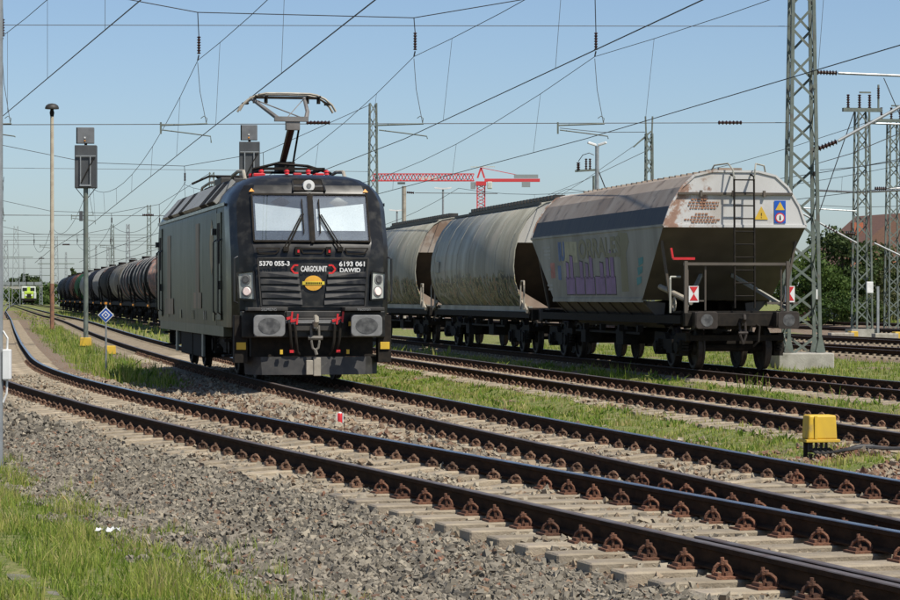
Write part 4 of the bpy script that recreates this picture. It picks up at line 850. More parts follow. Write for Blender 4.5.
# ------------------------------------------------------------ barrel-shaped hopper wagons behind it
def barrel_paint(name, seed):
    m = mat(name, (.37, .366, .305), .55, spec=.25, col2=(.25, .242, .195), scale=1.4, stretch=(1, 1.6, .12), col3=(.38, .345, .28), scale3=.7)
    t = m.node_tree; N = t.nodes; L = t.links; bs = N['Principled BSDF']; src = bs.inputs['Base Color'].links[0].from_socket
    tc = N.new('ShaderNodeTexCoord'); mp = N.new('ShaderNodeMapping'); mp.inputs['Location'].default_value = (0, seed, 0); L.new(tc.outputs['Object'], mp.inputs[0])
    def noise(sc, d=2, st=None):
        q = N.new('ShaderNodeTexNoise'); q.inputs['Scale'].default_value = sc; q.inputs['Detail'].default_value = d; q.inputs['Distortion'].default_value = 1.6; L.new(mp.outputs[0], q.inputs['Vector']); return q
    r = N.new('ShaderNodeValToRGB'); r.color_ramp.interpolation = 'CONSTANT'; e = r.color_ramp.elements
    for i, (p, c) in enumerate([(0, (.06, .07, .05)), (.42, (.17, .21, .10)), (.46, (.36, .20, .13)), (.50, (.12, .15, .07)), (.54, (.40, .36, .22)), (.58, (.07, .07, .06))]):
        if i > 1: e.new(p)
        e[i].position = p; e[i].color = c+(1,)
    L.new(noise(2.2).outputs[0], r.inputs[0])
    sp = N.new('ShaderNodeSeparateXYZ'); L.new(tc.outputs['Object'], sp.inputs[0])
    up = N.new('ShaderNodeMapRange'); up.inputs['From Min'].default_value = 2.05; up.inputs['From Max'].default_value = 2.45; up.inputs['To Min'].default_value = 1; up.inputs['To Max'].default_value = 0; L.new(sp.outputs[2], up.inputs[0])
    nz = noise(.9, 3); ad = N.new('ShaderNodeMath'); ad.operation = 'MULTIPLY_ADD'; L.new(nz.outputs[0], ad.inputs[0]); ad.inputs[1].default_value = 2.2; ad.inputs[2].default_value = -1.1
    s2 = N.new('ShaderNodeMath'); s2.operation = 'ADD'; L.new(up.outputs[0], s2.inputs[0]); L.new(ad.outputs[0], s2.inputs[1]); mr = N.new('ShaderNodeMapRange'); mr.inputs['From Min'].default_value = .75; mr.inputs['From Max'].default_value = .85; mr.inputs['To Max'].default_value = .9; L.new(s2.outputs[0], mr.inputs[0])
    mu = N.new('ShaderNodeMath'); mu.operation = 'MULTIPLY'; L.new(mr.outputs[0], mu.inputs[0]); L.new(up.outputs[0], mu.inputs[1])
    mx = N.new('ShaderNodeMix'); mx.data_type = 'RGBA'; L.new(mu.outputs[0], mx.inputs[0]); L.new(src, mx.inputs[6]); L.new(r.outputs[0], mx.inputs[7]); L.new(mx.outputs[2], bs.inputs['Base Color'])
    return m
M['endwhite'] = mat('barrel_end_white', (.50, .49, .45), .7, col2=(.38, .36, .32), scale=2, stretch=(1, 1, .3)); M['endrust'] = mat('barrel_end_rusty', (.33, .28, .23), .75, col2=(.2, .13, .09), scale=2.2, lo=.45, hi=.6); M['endbeige'] = mat('barrel_end_primer', (.33, .25, .19), .75, col2=(.26, .19, .14), scale=3); M['barrelin'] = mat('barrel_recess', (.075, .05, .036), .8, col2=(.05, .036, .028), scale=2)
BP = [(.86, 1.06), (1.12, 1.22), (1.36, 1.55), (1.49, 1.95), (1.53, 2.35), (1.49, 2.8), (1.36, 3.25), (1.16, 3.62), (.90, 3.92), (.62, 4.08), (.3, 4.14)]
def barrel(i, label, endm, seed):
    r_ = hop_root(i, label); y0, y1 = 1.55, HL-1.55; q = MB(); full = BP+[(-a, b) for a, b in BP[::-1]]; k = len(full)
    q.rings([[(x, y_, z) for x, z in full] for y_ in (y0, y1)], close=False, caps=False)
    o_ = q.build('barrel_shell', barrel_paint('barrel_grey_%d' % i, seed), r_, smooth=50); s_ = o_.modifiers.new('sheet', 'SOLIDIFY'); s_.thickness = .03; s_.offset = -1
    q = MB()
    for y_ in np.linspace(y0+.6, y1-.6, 7):
        for s in (-1, 1): q.tube([(s*(a+.002), y_, z) for a, z in BP[1:-1]], .009, 4)
    q2 = q.build('shell_seams', M['hopgrey'], r_); q2['kind'] = 'stuff'
    for y_, sg in ((y0, 1), (y1, -1)):
        up = [p for p in BP if p[1] > 3.0]; w3 = float(np.interp(3.0, [b for a, b in BP], [a for a, b in BP])); pr = [(w3, 3.0)]+up; pr = [(a*.985, b-.01) for a, b in pr+[(-a, b) for a, b in pr[::-1]]]
        a, b = sorted((y_+sg*.02, y_+sg*.06)); MB().prism(pr, 'y', a, b).build('end_plate', endm, r_)
        q = MB(); q.add([(-w3*.98, y_+sg*.06, 3.0), (w3*.98, y_+sg*.06, 3.0), (1.45, y_+sg*1.3, 1.9), (.8, y_+sg*2.3, 1.1), (-.8, y_+sg*2.3, 1.1), (-1.45, y_+sg*1.3, 1.9)], [(0, 1, 2, 5), (5, 2, 3, 4)]); q.build('end_slope', M['barrelin'], r_)
        for s in (-1, 1):
            lw = [p for p in BP if p[1] < 1.7]; w17 = float(np.interp(1.75, [b for a, b in BP], [a for a, b in BP])); pr = [(s*a*.985, b) for a, b in lw]+[(s*w17*.985, 1.75), (s*.55, 1.25), (s*.5, 1.06)]
            a, b = sorted((y_+sg*.02, y_+sg*.05)); MB().prism(pr, 'y', a, b).build('end_gusset', M['endbeige'], r_)
        MB().b2(-1.25, 1.25, min(y_-sg*.8, y_), max(y_-sg*.8, y_), 1.19, 1.24).build('platform', M['under'], r_)
        for s in (-1, 1):
            MB().tube([(s*1.38, y_-sg*.75, 1.2), (s*1.38, y_-sg*.75, 1.85), (s*1.36, y_-sg*.65, 1.95), (s*1.36, y_-sg*.3, 1.95), (s*1.36, y_-sg*.2, 1.85), (s*1.36, y_-sg*.2, 1.2)], .024, 6).build('hand_loop', M['beige'], r_)
        MB().bar((-1.3, y_-sg*.1, 1.4), (-1.3, y_-sg*.8, 1.15), .06, .1).build('lever_arm', M['beige'], r_)
    q = MB(); q.b2(-.32, .32, y0+.1, y1-.1, 4.15, 4.20)
    for y_ in np.arange(y0+.3, y1-.3, .45): q.box(-.2, y_, 4.24, .3, .22, .09)
    q.bar((-.75, y0+.1, 4.05), (-.75, y1-.1, 4.05), .05, .07); q.build('roof_walkway', M['blackdust'], r_)
    for s in (-1, 1): MB().bar((s*1.50, y0, 2.38), (s*1.50, y0+.01, 2.38), .01).build('rib', M['hopgrey'], r_) if False else None
    for s in (-1, 1): MB().b2(s*1.16-.05, s*1.16+.05, 1.0, HL-1.0, .98, 1.28).build('side_sill', M['hopgrey'], r_)
    gpl = MB().b2(-1.56, -1.52, HL-3.2, HL-2.5, 2.28, 2.62).build('data_panel', M['hopgrey'], r_)
    underframe(r_, HL, 6.2, 9.8); wagon_ends(r_, HL, False); bogie(r_, 3.0, 1.8, .46, 1.0); bogie(r_, HL-3.0, 1.8, .46, 1.0)
    return r_
barrel(1, 'barrel-sided hopper wagon with white end plate, coupled behind the graffiti hopper', M['endwhite'], 0.)
barrel(2, 'barrel-sided hopper wagon with rusty end plate, beside the locomotive cab', M['endrust'], 21.)
# ------------------------------------------------------------ tank wagons
TW = 15.6
tank_cols = [((.022, .022, .023), 'nearest black tank wagon with pale ribs, half hidden behind the locomotive', 1), ((.025, .024, .024), 'black tank wagon with pale ribs and pink-stained top, second from the locomotive', 1),
             ((.028, .030, .032), 'dark grey tank wagon with a pale grey end ring, third from the locomotive', 0), ((.022, .026, .032), 'blue-black tank wagon directly before the cream one', 0), ((.34, .315, .26), 'cream tank wagon among dark ones', 0),
             ((.03, .028, .026), 'sooty tank wagon just beyond the cream one', 0), ((.026, .028, .03), 'dark tank wagon second beyond the cream one', 1), ((.025, .027, .045), 'navy tank wagon just before the distant white one', 0),
             ((.44, .44, .41), 'distant white tank wagon beside the green one', 0), ((.035, .16, .06), 'distant green tank wagon', 0), ((.22, .075, .05), 'distant rust-red tank wagon beyond the green one', 0), ((.03, .045, .075), 'dark blue tank wagon beyond the rust-red one', 0), ((.03, .03, .032), 'sooty tank wagon, second from the far end of the tank train', 0), ((.04, .06, .085), 'last and farthest tank wagon, slate blue', 0)]
def tank(i, col, label, ribs):
    Zs = 128+i*TW; p = tpt(3, Zs); r_ = thing('tank_wagon', label, 'tank wagon', (p.x, p.y, 0), math.atan(.1735), 'tank wagon train'); L = TW-.15
    pink = (.55, .31, .25) if i in (0, 1, 2, 3, 6, 10) else tuple(c*1.5 for c in col)
    m = mat('tank_paint_%d' % i, tuple(c*.7 for c in col), .75, spec=.08, col2=tuple(c*.4+.008 for c in col), scale=1.2, stretch=(1, 2, .2), col3=pink, scale3=.5, lo3=.56, hi3=.64)
    q = MB(); prof = [(.9, .0), (.92, .5), (1.02, 1.0), (1.2, 1.35), (1.38, 1.45), (L-1.38, 1.45), (L-1.2, 1.35), (L-1.02, 1.0), (L-.92, .5), (L-.9, .0)]
    q.rings([[(max(rr, .01)*math.cos(2*PI*k/28), y_, 2.62+max(rr, .01)*math.sin(2*PI*k/28)) for k in range(28)] for y_, rr in prof]); q.build('tank', m, r_, smooth=50)
    rm = mat('tank_ring_%d' % i, (.26, .26, .25) if i != 1 else (.5, .28, .22), .5, col2=(.2, .2, .19))
    for y_ in (1.42, L-1.42): MB().rings([[(1.47*math.cos(2*PI*k/28), y_+e, 2.62+1.47*math.sin(2*PI*k/28)) for k in range(28)] for e in (-.10, .10)], caps=False).build('end_ring', rm, r_)
    if ribs or i < 4:
        for y_ in np.linspace(2.3, L-2.3, 11 if ribs else 4): MB().rings([[((1.45+a)*math.cos(2*PI*k/24), y_+e, 2.62+(1.45+a)*math.sin(2*PI*k/24)) for k in range(24)] for e, a in ((-.05, 0), (-.04, .05), (.04, .05), (.05, 0))], caps=False).build('tank_rib', rm, r_)
    q = MB(); q.b2(-.3, .3, L/2-2.2, L/2+2.2, 4.05, 4.10); q.cyl((0, L/2, 4.0), (0, L/2, 4.28), .3, n=12); q.build('dome_walkway', M['under'], r_)
    for y_ in (1.9, L-1.9):
        for s in (-1, 1): MB().bar((s*1.30, y_, 1.15), (s*1.44, y_, 2.4), .12, .14).build('saddle_strap', M['under'], r_)
    q = MB(); q.b2(-1.1, 1.1, 1.0, L-1.0, 1.12, 1.22)
    for s in (-1, 1): q.b2(s*1.2-.06, s*1.2+.06, .6, L-.6, .95, 1.2)
    q.b2(-1.28, 1.28, .55, .72, .86, 1.26); q.b2(-1.28, 1.28, L-.72, L-.55, .86, 1.26)
    for y_ in (0, L-.5):
        for s in (-1, 1): q.cyl((s*.875, y_, 1.05), (s*.875, y_+.5, 1.05), .18, n=10)
    q.build('underframe', M['under'], r_)
    for y_ in (.62, L-.62): MB().box(-1.31, y_, 1.02, .05, .5, .12).build('orange_lever', M['orange'], r_)
    bogie(r_, 2.7, 1.8, .46, 1.0); bogie(r_, L-2.7, 1.8, .46, 1.0)
for i, (c, l, rb) in enumerate(tank_cols): tank(i, c, l, rb)
# ------------------------------------------------------------ lattice masts
def px(x, y, Z): return ((x-450)/FPX*Z, Z, CAMZ+(297-y)/FPX*Z)       # photo pixel at a distance, for measuring the place
def lattice(root, w0, w1, h, bay, leg=.07, z0=0., full=True, depth=None):
    dp = depth or 1.
    def c(z, i):
        t = (z-z0)/(h-z0); w_ = w0+(w1-w0)*t; sx, sy = ((-1, -1), (1, -1), (1, 1), (-1, 1))[i]; return Vector((sx*w_/2, sy*w_/2*dp, z))
    for i in range(4): MB().bar(c(z0, i), c(h, i), leg).build('mast_leg', M['mast'], root)
    nb = max(2, int((h-z0)/bay)); zs = np.linspace(z0, h, nb+1); faces = (0, 1, 2, 3) if full else (0, 2)
    for f in faces:
        q = MB()
        for k in range(nb):
            a, b = (f, (f+1) % 4) if (k+f) % 2 == 0 else ((f+1) % 4, f)
            q.bar(c(zs[k], a), c(zs[k+1], b), leg*.75, .015, up=(0, 1, 0) if f % 2 == 0 else (1, 0, 0))
        o_ = q.build('lattice_face', M['mast'], root)
        if len(faces) == 4 and nb < 60: o_['kind'] = 'stuff'
    return c
def insulator(root, a, b, r=.055, n=7, name='insulator'):
    a, b = Vector(a), Vector(b); pts = []; rs = []
    for i in range(n):
        t0, t1 = i/n, (i+.6)/n; pts += [a.lerp(b, t0), a.lerp(b, (t0+t1)/2), a.lerp(b, t1)]; rs += [r*.5, r, r*.5]
    return MB().tube(pts, rs, 8).build(name, M['insul'], root, smooth=True)
TA = math.atan(.1766); TD = Vector((-math.sin(TA), math.cos(TA), 0)); TN = Vector((math.cos(TA), math.sin(TA), 0))
def line_pt(Z): return Vector((8.75-.1766*(Z-67), Z, 0))              # line of masts right of the hopper track
def span_o(i): return Vector((9.05, 69.5, 0)) if i == 0 else line_pt(SPANS[i] if i > 0 else -14)
def span_n(i): return Vector((1, 0, 0)) if i == 0 else TN
SPANS = [69.5, 150, 233, 316, 399, 482]
mastlab = ['tall green lattice mast on a concrete block beside the hopper wagon', 'green lattice mast rising behind the locomotive roof', 'green lattice mast far behind the locomotive', 'distant lattice mast just left of the locomotive side',
           'distant lattice mast above the middle of the tank train', 'farthest lattice mast of the row above the tank train']
bigm = []
for i, Z in enumerate(SPANS):
    p = span_o(i); gzp = -.3
    if i == 1: p.x = px(373, 0, Z)[0]
    r_ = thing('lattice_mast', mastlab[i], 'mast', (p.x, p.y, gzp), TA, 'cross-span masts right of the hopper track'); bigm.append(r_)
    if i == 0: r_.rotation_euler.z = TA-.12
    lattice(r_, .82, .42, 12.9, .58, .085, .30, True) if i == 0 else lattice(r_, .62, .36, 12.6, .7, .07, 0., i < 2)
    if i == 0:
        MB().box(0, 0, .09, 1.42, 1.42, .62).build('concrete_base', M['stoneblock'], r_, bev=.03)
        for sx in (-1, 1):
            for sy in (-1, 1):
                MB().box(sx*.41, sy*.41, .42, .22, .22, .03).build('foot_plate', M['mast'], r_); MB().prism([(sx*.41-.12, .43), (sx*.41+.12, .43), (sx*.41+.04, .8), (sx*.41-.04, .8)], 'y', sy*.41-.055, sy*.41-.045).build('gusset', M['mast'], r_)
        for z in (1.9, 3.7, 5.5, 7.3): MB().box(.34-.01*z, -.42+.012*z, z, .05, .05, .25).build('bolted_splice', M['white'] if z < 3 else M['mast'], r_)
# left-hand mast that carries the other end of the first cross-span
pl0 = span_o(0)-span_n(0)*31
r_ = thing('lattice_mast', 'lattice mast left of the nearest track, carrying the near cross-span', 'mast', (pl0.x, pl0.y, -.4), TA, 'cross-span masts left of the tracks'); lattice(r_, .62, .36, 12.6, .7, .07, 0., False)
# other masts: right-hand pair with insulators, thin ones behind
def topped(x, Z, h, w_, label, yb=None, both=True):
    r_ = thing('lattice_mast', label, 'mast', ((x-450)/FPX*Z, Z, -.3), TA, 'feeder masts right of the yard'); lattice(r_, w_*1.25, w_*.85, h, .6, .075, 0., True)
    MB().bar((-.95*w_*1.6, 0, h+.08), (.95*w_*1.6, 0, h+.08), .22, .16).build('top_beam', M['mast'], r_)
    for dx in (-.55, -.1, .3): insulator(r_, (dx*w_*2, 0, h+.16), (dx*w_*2, 0, h+.8), .09, 6)
    MB().bar((-.2*w_, 0, h+.85), (.7*w_, 0, h+.85), .07).build('switch_bar', M['mast'], r_); MB().bar((1.3*w_, 0, h), (1.3*w_, 0, h+1.2), .07).build('horn_post', M['mast'], r_); insulator(r_, (1.3*w_, 0, h+.6), (1.3*w_, 0, h+1.1), .08, 5)
    return r_
tm1 = topped(862, 119, 10.0, .58, 'dark lattice mast with insulators on top, first right of the tall mast'); tm2 = topped(893.5, 140, 10.9, .6, 'dark lattice mast with insulators on top, at the right edge')
MB().b2(-.62, .62, -.45, .45, -.1, .42).build('concrete_base', M['stoneblock'], tm1); MB().box(.18, -.5, 2.25, .3, .12, .5).build('white_box', M['white'], tm1, bev=.02); MB().box(.55, -.52, 1.2, .1, .1, 2.2).build('pale_post', M['galv'], tm1)
insulator(tm1, (.45, -.4, 6.6), (1.0, -.4, 6.6), .1, 6); MB().tube([(1.0, -.4, 6.6), (4.8, -.4, 6.75)], .035, 6).build('bracket_tube', M['galv'], tm1); insulator(tm1, (-.45, -.4, 4.6), (-.9, -.4, 4.65), .1, 6)
MB().tube([(-.4, -.45, 4.2), (-3.3, -.45, 5.7)], .045, 6).build('cantilever_tube', M['galv'], tm1); MB().tube([(-.4, -.45, 5.6), (-3.4, -.45, 5.75)], .03, 6).build('cantilever_tube', M['galv'], tm1); insulator(tm1, (-1.3, -.45, 4.67), (-1.9, -.45, 4.97), .075, 5)
MB().tube([(.4, -.45, 4.2), (2.4, -.45, 3.3)], .045, 6).build('cantilever_tube', M['galv'], tm1)
MB().bar((-.3, 0, 10.15), (-2.4, -1, 5.2), .03).build('jumper_cable', M['wire'], tm1); MB().bar((1.0, 0, 11.5), (2.6, 0, 8.0), .03).build('jumper_cable', M['wire'], tm1)
# feeder mast with struts on top, behind the hoppers
p = px(649, 122, 118); r_ = thing('lattice_mast', 'slim lattice mast with two top prongs behind the hopper roof', 'mast', (p[0], p[1], -.3), TA, 'slim masts behind the hopper wagons'); lattice(r_, .38, .26, p[2]+.3-.5, .45, .06, 0., True)
for s in (-1, 1): MB().bar((s*.12, 0, p[2]-.4), (s*.16, 0, p[2]+.55), .06).build('prong', M['mast'], r_)
MB().bar((-.7, 0, p[2]-.8), (.1, 0, p[2]-.1), .06).build('strut', M['mast'], r_)
# switch pole with twin floodlight
p = px(597, 142, 104); r_ = thing('lighting_pole', 'grey pole with twin floodlights and brown insulators behind the hopper roof', 'light pole', (p[0], p[1], -.3)); h = p[2]+.3
MB().tube([(0, 0, 0), (0, 0, h-.15)], .075, 8).build('pole', M['galv'], r_); MB().tube([(-.13, 0, 3), (-.13, 0, h-1.3)], .05, 6).build('conduit', M['mast'], r_)
for s in (-1, 1): MB().bar((s*.04, 0, h-.12), (s*.36, -.1, h-.02), .12, .09).build('floodlight', M['white'], r_, bev=.02)
MB().bar((-.85, 0, h-1.12), (.0, 0, h-1.07), .08).build('bracket', M['mast'], r_); insulator(r_, (-.72, 0, h-1.07), (-.72, 0, h-.75), .09, 4); insulator(r_, (-.42, 0, h-1.05), (-.42, 0, h-.6), .06, 5); insulator(r_, (-.27, 0, h-1.05), (-.27, 0, h-.6), .06, 5)
MB().tube([(-.72, 0, h-.75), (-.55, 0, h-.5), (-.3, 0, h-.42), (-.12, 0, h-.5)], .015, 5).build('jumper', M['wire'], r_); MB().bar((.05, 0, h-1.1), (.45, 0, h-2.1), .04).build('stay', M['wire'], r_)
# plain pole and small lamp posts behind the hoppers
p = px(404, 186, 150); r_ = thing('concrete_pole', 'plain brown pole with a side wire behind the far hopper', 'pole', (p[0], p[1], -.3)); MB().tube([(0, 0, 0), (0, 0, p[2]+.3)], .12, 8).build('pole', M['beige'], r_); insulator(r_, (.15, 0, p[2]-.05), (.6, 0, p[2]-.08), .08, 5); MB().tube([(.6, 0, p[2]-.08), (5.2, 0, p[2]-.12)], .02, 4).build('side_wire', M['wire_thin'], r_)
for x_, y_, Z, lab in ((443, 188, 190, 'slim lamp post with two pale lamp heads left of the crane'), (397, 210, 210, 'slim lamp post with pale lamp head beside the locomotive cab')):
    p = px(x_, y_, Z); r_ = thing('lamp_post', lab, 'lamp post', (p[0], p[1], -.3)); MB().tube([(0, 0, 0), (0, 0, p[2]+.3)], .07, 7).build('post', M['galv'], r_)
    for s in (-1, 1): MB().bar((0, 0, p[2]+.25), (s*.6, 0, p[2]+.32), .25, .1).build('lamp_head', M['white'], r_)
# mushroom lamp on tall pale pole
p = px(52, 108, 145); r_ = thing('mushroom_lamp_post', 'tall pale pole with round mushroom lamp, left of the signal', 'lamp post', (p[0], p[1], -.35))
MB().tube([(0, 0, 2.6), (0, 0, p[2]-.1)], [.115, .095], 9).build('pole', mat('pole_cream', (.50, .44, .33), .8, col2=(.40, .33, .24), scale=3), r_); MB().tube([(0, 0, 0), (0, 0, 2.6)], .12, 9).build('pole_foot', mat('pole_rust', (.30, .14, .08), .85, col2=(.16, .09, .06)), r_)
zt = p[2]+.3; MB().rings([[(rr*math.cos(2*PI*k/18), rr*math.sin(2*PI*k/18), zt+zz) for k in range(18)] for rr, zz in ((.05, .30), (.2, .27), (.33, .18), (.38, .06), (.37, .0), (.2, .02))]).build('lamp_hood', M['blackdust'], r_, smooth=50); MB().tube([(0, 0, zt-.42), (0, 0, zt-.2), (0, 0, zt+.05)], [.09, .13, .07], 10).build('lamp_neck', M['under'], r_)
# grey pole at the left edge with white box
p = px(3.0, 490, 29.4); r_ = thing('steel_pole', 'grey steel pole at the left edge of the picture', 'pole', (p[0]-.10, p[1], -.62)); MB().tube([(0, 0, 0), (0, 0, 9)], .10, 12).build('pole', M['galv'], r_, smooth=True)
MB().b2(.10, .19, -.06, .04, 1.25, 1.58).build('white_box', M['white'], r_, bev=.01); MB().tube([(.145, 0, 1.58), (.15, 0, 1.7), (.10, 0, 1.78)], .012, 6).build('cable', M['white'], r_); MB().tube([(.145, 0, 1.25), (.14, 0, 1.1), (.10, 0, 1.0)], .012, 6).build('cable', M['white'], r_)
# ------------------------------------------------------------ signals seen from behind
M['sigdark'] = mat('signal_slate', (.05, .054, .058), .6, col2=(.075, .08, .083), scale=3, stretch=(1, 1, .4)); M['siggrey'] = mat('signal_grey', (.17, .175, .18), .55, col2=(.13, .135, .14))
def signal(x_, ytop, Z, label, ladder=True):
    p = px(x_, ytop, Z); r_ = thing('light_signal', label, 'railway signal', (p[0], p[1], -.32), .06, 'light signals seen from behind'); H_ = p[2]+.32
    MB().tube([(0, 0, 0), (0, 0, H_-2.0)], .085, 9).build('pole', M['mast'], r_, smooth=True)
    MB().b2(-.38, .38, -.12, .34, H_-2.12, H_-.62).build('signal_box', M['sigdark'], r_, bev=.02); MB().b2(-.29, .29, -.14, .16, H_-.56, H_).build('upper_signal_box', M['siggrey'], r_, bev=.015); MB().b2(-.33, -.29, -.06, .2, H_-.56, H_).build('side_shield', M['under'], r_)
    MB().tube([(0, 0, H_-.65), (0, 0, H_-.5)], .05, 8).build('neck', M['under'], r_)
    q = MB()
    for s in (-1, 1): q.bar((s*.17, -.17, H_-2.05), (s*.17, -.17, H_-1.0), .035)
    q.bar((-.34, -.17, H_-1.0), (.36, -.17, H_-1.0), .035); q.bar((-.2, -.17, H_-2.03), (.2, -.17, H_-2.03), .05); q.build('rear_frame', M['galv'], r_); MB().bar((-.16, -.19, H_-1.95), (.3, -.19, H_-1.05), .03).build('conduit', M['under'], r_)
    MB().box(-.02, -.15, H_-.36, .05, .02, .05).build('white_mark', M['white'], r_); MB().box(-.02, -.15, H_-.47, .05, .02, .05).build('orange_mark', M['orange'], r_)
    for s in (-1, 1): MB().box(s*.16, -.06, H_-3.1, .12, .12, .35).build('pole_bracket', M['sigdark'], r_) if s < 0 else None
    q = MB(); q.bar((-.36, 0, H_-2.1), (0, 0, H_-2.55), .025); q.bar((.36, 0, H_-2.1), (0, 0, H_-2.55), .025); q.build('stay', M['under'], r_)
    MB().box(0, -.02, .28, .40, .34, .30, taper=.93).build('yellow_foot_box', M['yellow'], r_, bev=.02); q = MB()
    for dx in (-.12, -.03, .06, .14): q.tube([(dx, 0, .14), (dx*1.1, -.03, 0), (dx*1.6, -.1, -.05)], .025, 5)
    q.build('foot_cables', M['under'], r_)
signal(85.8, 127.5, 94.5, 'light signal on a grey post with yellow foot box, left of the tank wagons'); signal(249.5, 125, 100, 'light signal whose head shows above the locomotive roof')
# blue and white diamond sign
p = px(106, 315, 64); r_ = thing('diamond_sign', 'blue and white diamond sign on a thin post in the grass', 'sign', (p[0], p[1], -.3)); zc = p[2]+.3
MB().tube([(0, 0, 0), (0, 0, zc+.25)], .022, 8).build('post', M['galv'], r_)
for i, (a, m, y_) in enumerate(((.192, 'white', -.034), (.165, 'blue', -.038), (.105, 'white', -.042), (.07, 'blue', -.046), (.03, 'white', -.050))): plate('diamond_layer', [(-a, y_, zc), (0, y_, zc-a), (a, y_, zc), (0, y_, zc+a)], M[m], r_, -.008 if i == 0 else .003)
MB().box(.0, -.02, zc+.28, .06, .03, .05).build('orange_cap', M['orange'], r_)
# small yellow trackside box in the grass
p = px(110, 347, 80); r_ = thing('yellow_trackside_box', 'small yellow box in the grass beside the diamond sign', 'trackside box', (p[0], p[1], -.32)); MB().box(0, 0, .28, .34, .26, .25, .2, .94).build('housing', M['yellow'], r_, bev=.015); MB().tube([(0, 0, 0), (0, 0, .18)], .05, 7).build('stem', M['under'], r_)
# yellow trackside box with cables, near right
p = px(819.5, 441, 29.9); zb = p[2]+.30; r_ = thing('yellow_trackside_box', 'yellow track connection box with black cables near the right edge', 'trackside box', (p[0], p[1], -.30), .16)
MB().box(0, 0, zb+.155, .335, .26, .27, 0, .93).build('housing', M['yellow'], r_, bev=.02); MB().b2(-.195, .195, -.15, .15, zb-.01, zb+.022).build('flange', M['yellow'], r_, bev=.006); MB().b2(-.095, -.065, -.142, -.12, zb+.03, zb+.28).build('edge_fillet', M['yellow'], r_)
M['cable'] = mat('black_cable', (.022, .022, .022), .5, col2=(.06, .055, .05), scale=10)
for i, dx in enumerate((-.10, -.045, .015, .07, -.13)):
    pts = [(dx, -.02, zb+.0), (dx, -.03, zb-.12), (dx+.02, -.06, .15), (dx+.09, -.12, .10), (.24+dx*.3, -.16-.015*i, .14), (.45, -.12-.03*i, .17+.02*(i % 2)), (.75, -.20-.03*i, .16), (1.25, -.33-.045*i, .15+.02*(i % 3)), (2.3, -.55-.03*i, .14)]
    P_ = [Vector(q_) for q_ in pts]; sm = []
    for k in range(len(P_)-1):
        a0, a1, a2, a3 = P_[max(k-1, 0)], P_[k], P_[k+1], P_[min(k+2, len(P_)-1)]
        for t in (0, .33, .66): sm.append(.5*((2*a1)+(a2-a0)*t+(2*a0-5*a1+4*a2-a3)*t*t+(3*a1-a0-3*a2+a3)*t**3))
    MB().tube(sm+[P_[-1]], .017, 6).build('cable', M['cable'], r_, smooth=True)
MB().bar((-.16, .0, 0), (-.16, 0, zb), .04).build('stake', M['under'], r_)
# red and white marker peg
p = px(340, 429, 36.4); r_ = thing('marker_peg', 'short red and white fouling-point peg between the two nearest tracks', 'marker peg', (p[0], p[1], -.27))
MB().tube([(0, 0, 0), (0, 0, .10)], .042, 12).build('white_foot', M['white'], r_, smooth=40); MB().tube([(0, 0, .10), (0, 0, .215), (0, 0, .235)], [.040, .040, .028], 12).build('red_band', M['red'], r_, smooth=40); MB().tube([(0, 0, .235), (0, 0, .25)], [.028, .012], 12).build('white_cap', M['white'], r_)
for s in (-1, 1): MB().box(s*.040, -.005, .17, .012, .05, .13).build('white_edge', M['white'], r_)
# litter, rail shoe, cable trough lids, relay boxes at the far tracks
q = MB(); rr = random.Random(4); g_ = [[(i*.03-.09+rr.uniform(-.01, .01), j*.03-.05+rr.uniform(-.01, .01), rr.uniform(0, .05)) for i in range(7)] for j in range(4)]
q.v = [p_ for row in g_ for p_ in row]; q.f = [(j*7+i, j*7+i+1, (j+1)*7+i+1, (j+1)*7+i) for j in range(3) for i in range(6)]; q.m = [0]*18
lx, ly = px(108, 562, 20.9)[:2]; lt_ = q.build('plastic_litter', M['white'], None, loc=(lx, ly, float(gz([lx], [ly])[0])+.07)); tag(lt_, 'crumpled white plastic scrap lying at the edge of the gravel', 'litter')
r_ = thing('cable_trough', 'row of narrow concrete trough lids half buried in the foreground grass', 'cable trough', (0, 0, 0)); lid = MB().box(0, 0, 0, .15, .58, .06).mesh('trough_lid', mat('trough_concrete', (.19, .175, .14), .95, col2=(.12, .115, .08), scale=5, bump=.4))
a0, a1 = Vector((-4.75, 24.5, 0)), Vector((-1.55, 13.6, 0)); nl = 17
for i in range(nl+1):
    p_ = a0.lerp(a1, i/nl); link('trough_lid', lid, r_, (p_.x, p_.y, float(gz([p_.x], [p_.y])[0])-.028+random.uniform(-.014, .012)), (random.uniform(-.03, .03), random.uniform(-.03, .03), math.atan2(-(a1-a0).x, (a1-a0).y)+random.uniform(-.03, .03)))
for x_, y_, Z, lab in ((841, 333, 112, 'pale point-machine box with yellow end, left of the insulator mast'), (885, 334.5, 110, 'pale point-machine box with yellow lid, right of the insulator mast')):
    p = px(x_, y_, Z); r_ = thing('point_machine', lab, 'point machine', (p[0], p[1], -.25), TA); MB().b2(-.5, .5, -.25, .25, .02, .30).build('housing', M['beige'], r_, bev=.03); MB().b2(.35, .68, -.22, .22, .05, .36).build('yellow_cap', M['yellow'], r_, bev=.03); MB().bar((-.5, 0, .12), (-1.2, 0, .1), .06).build('rod', M['rust'], r_)
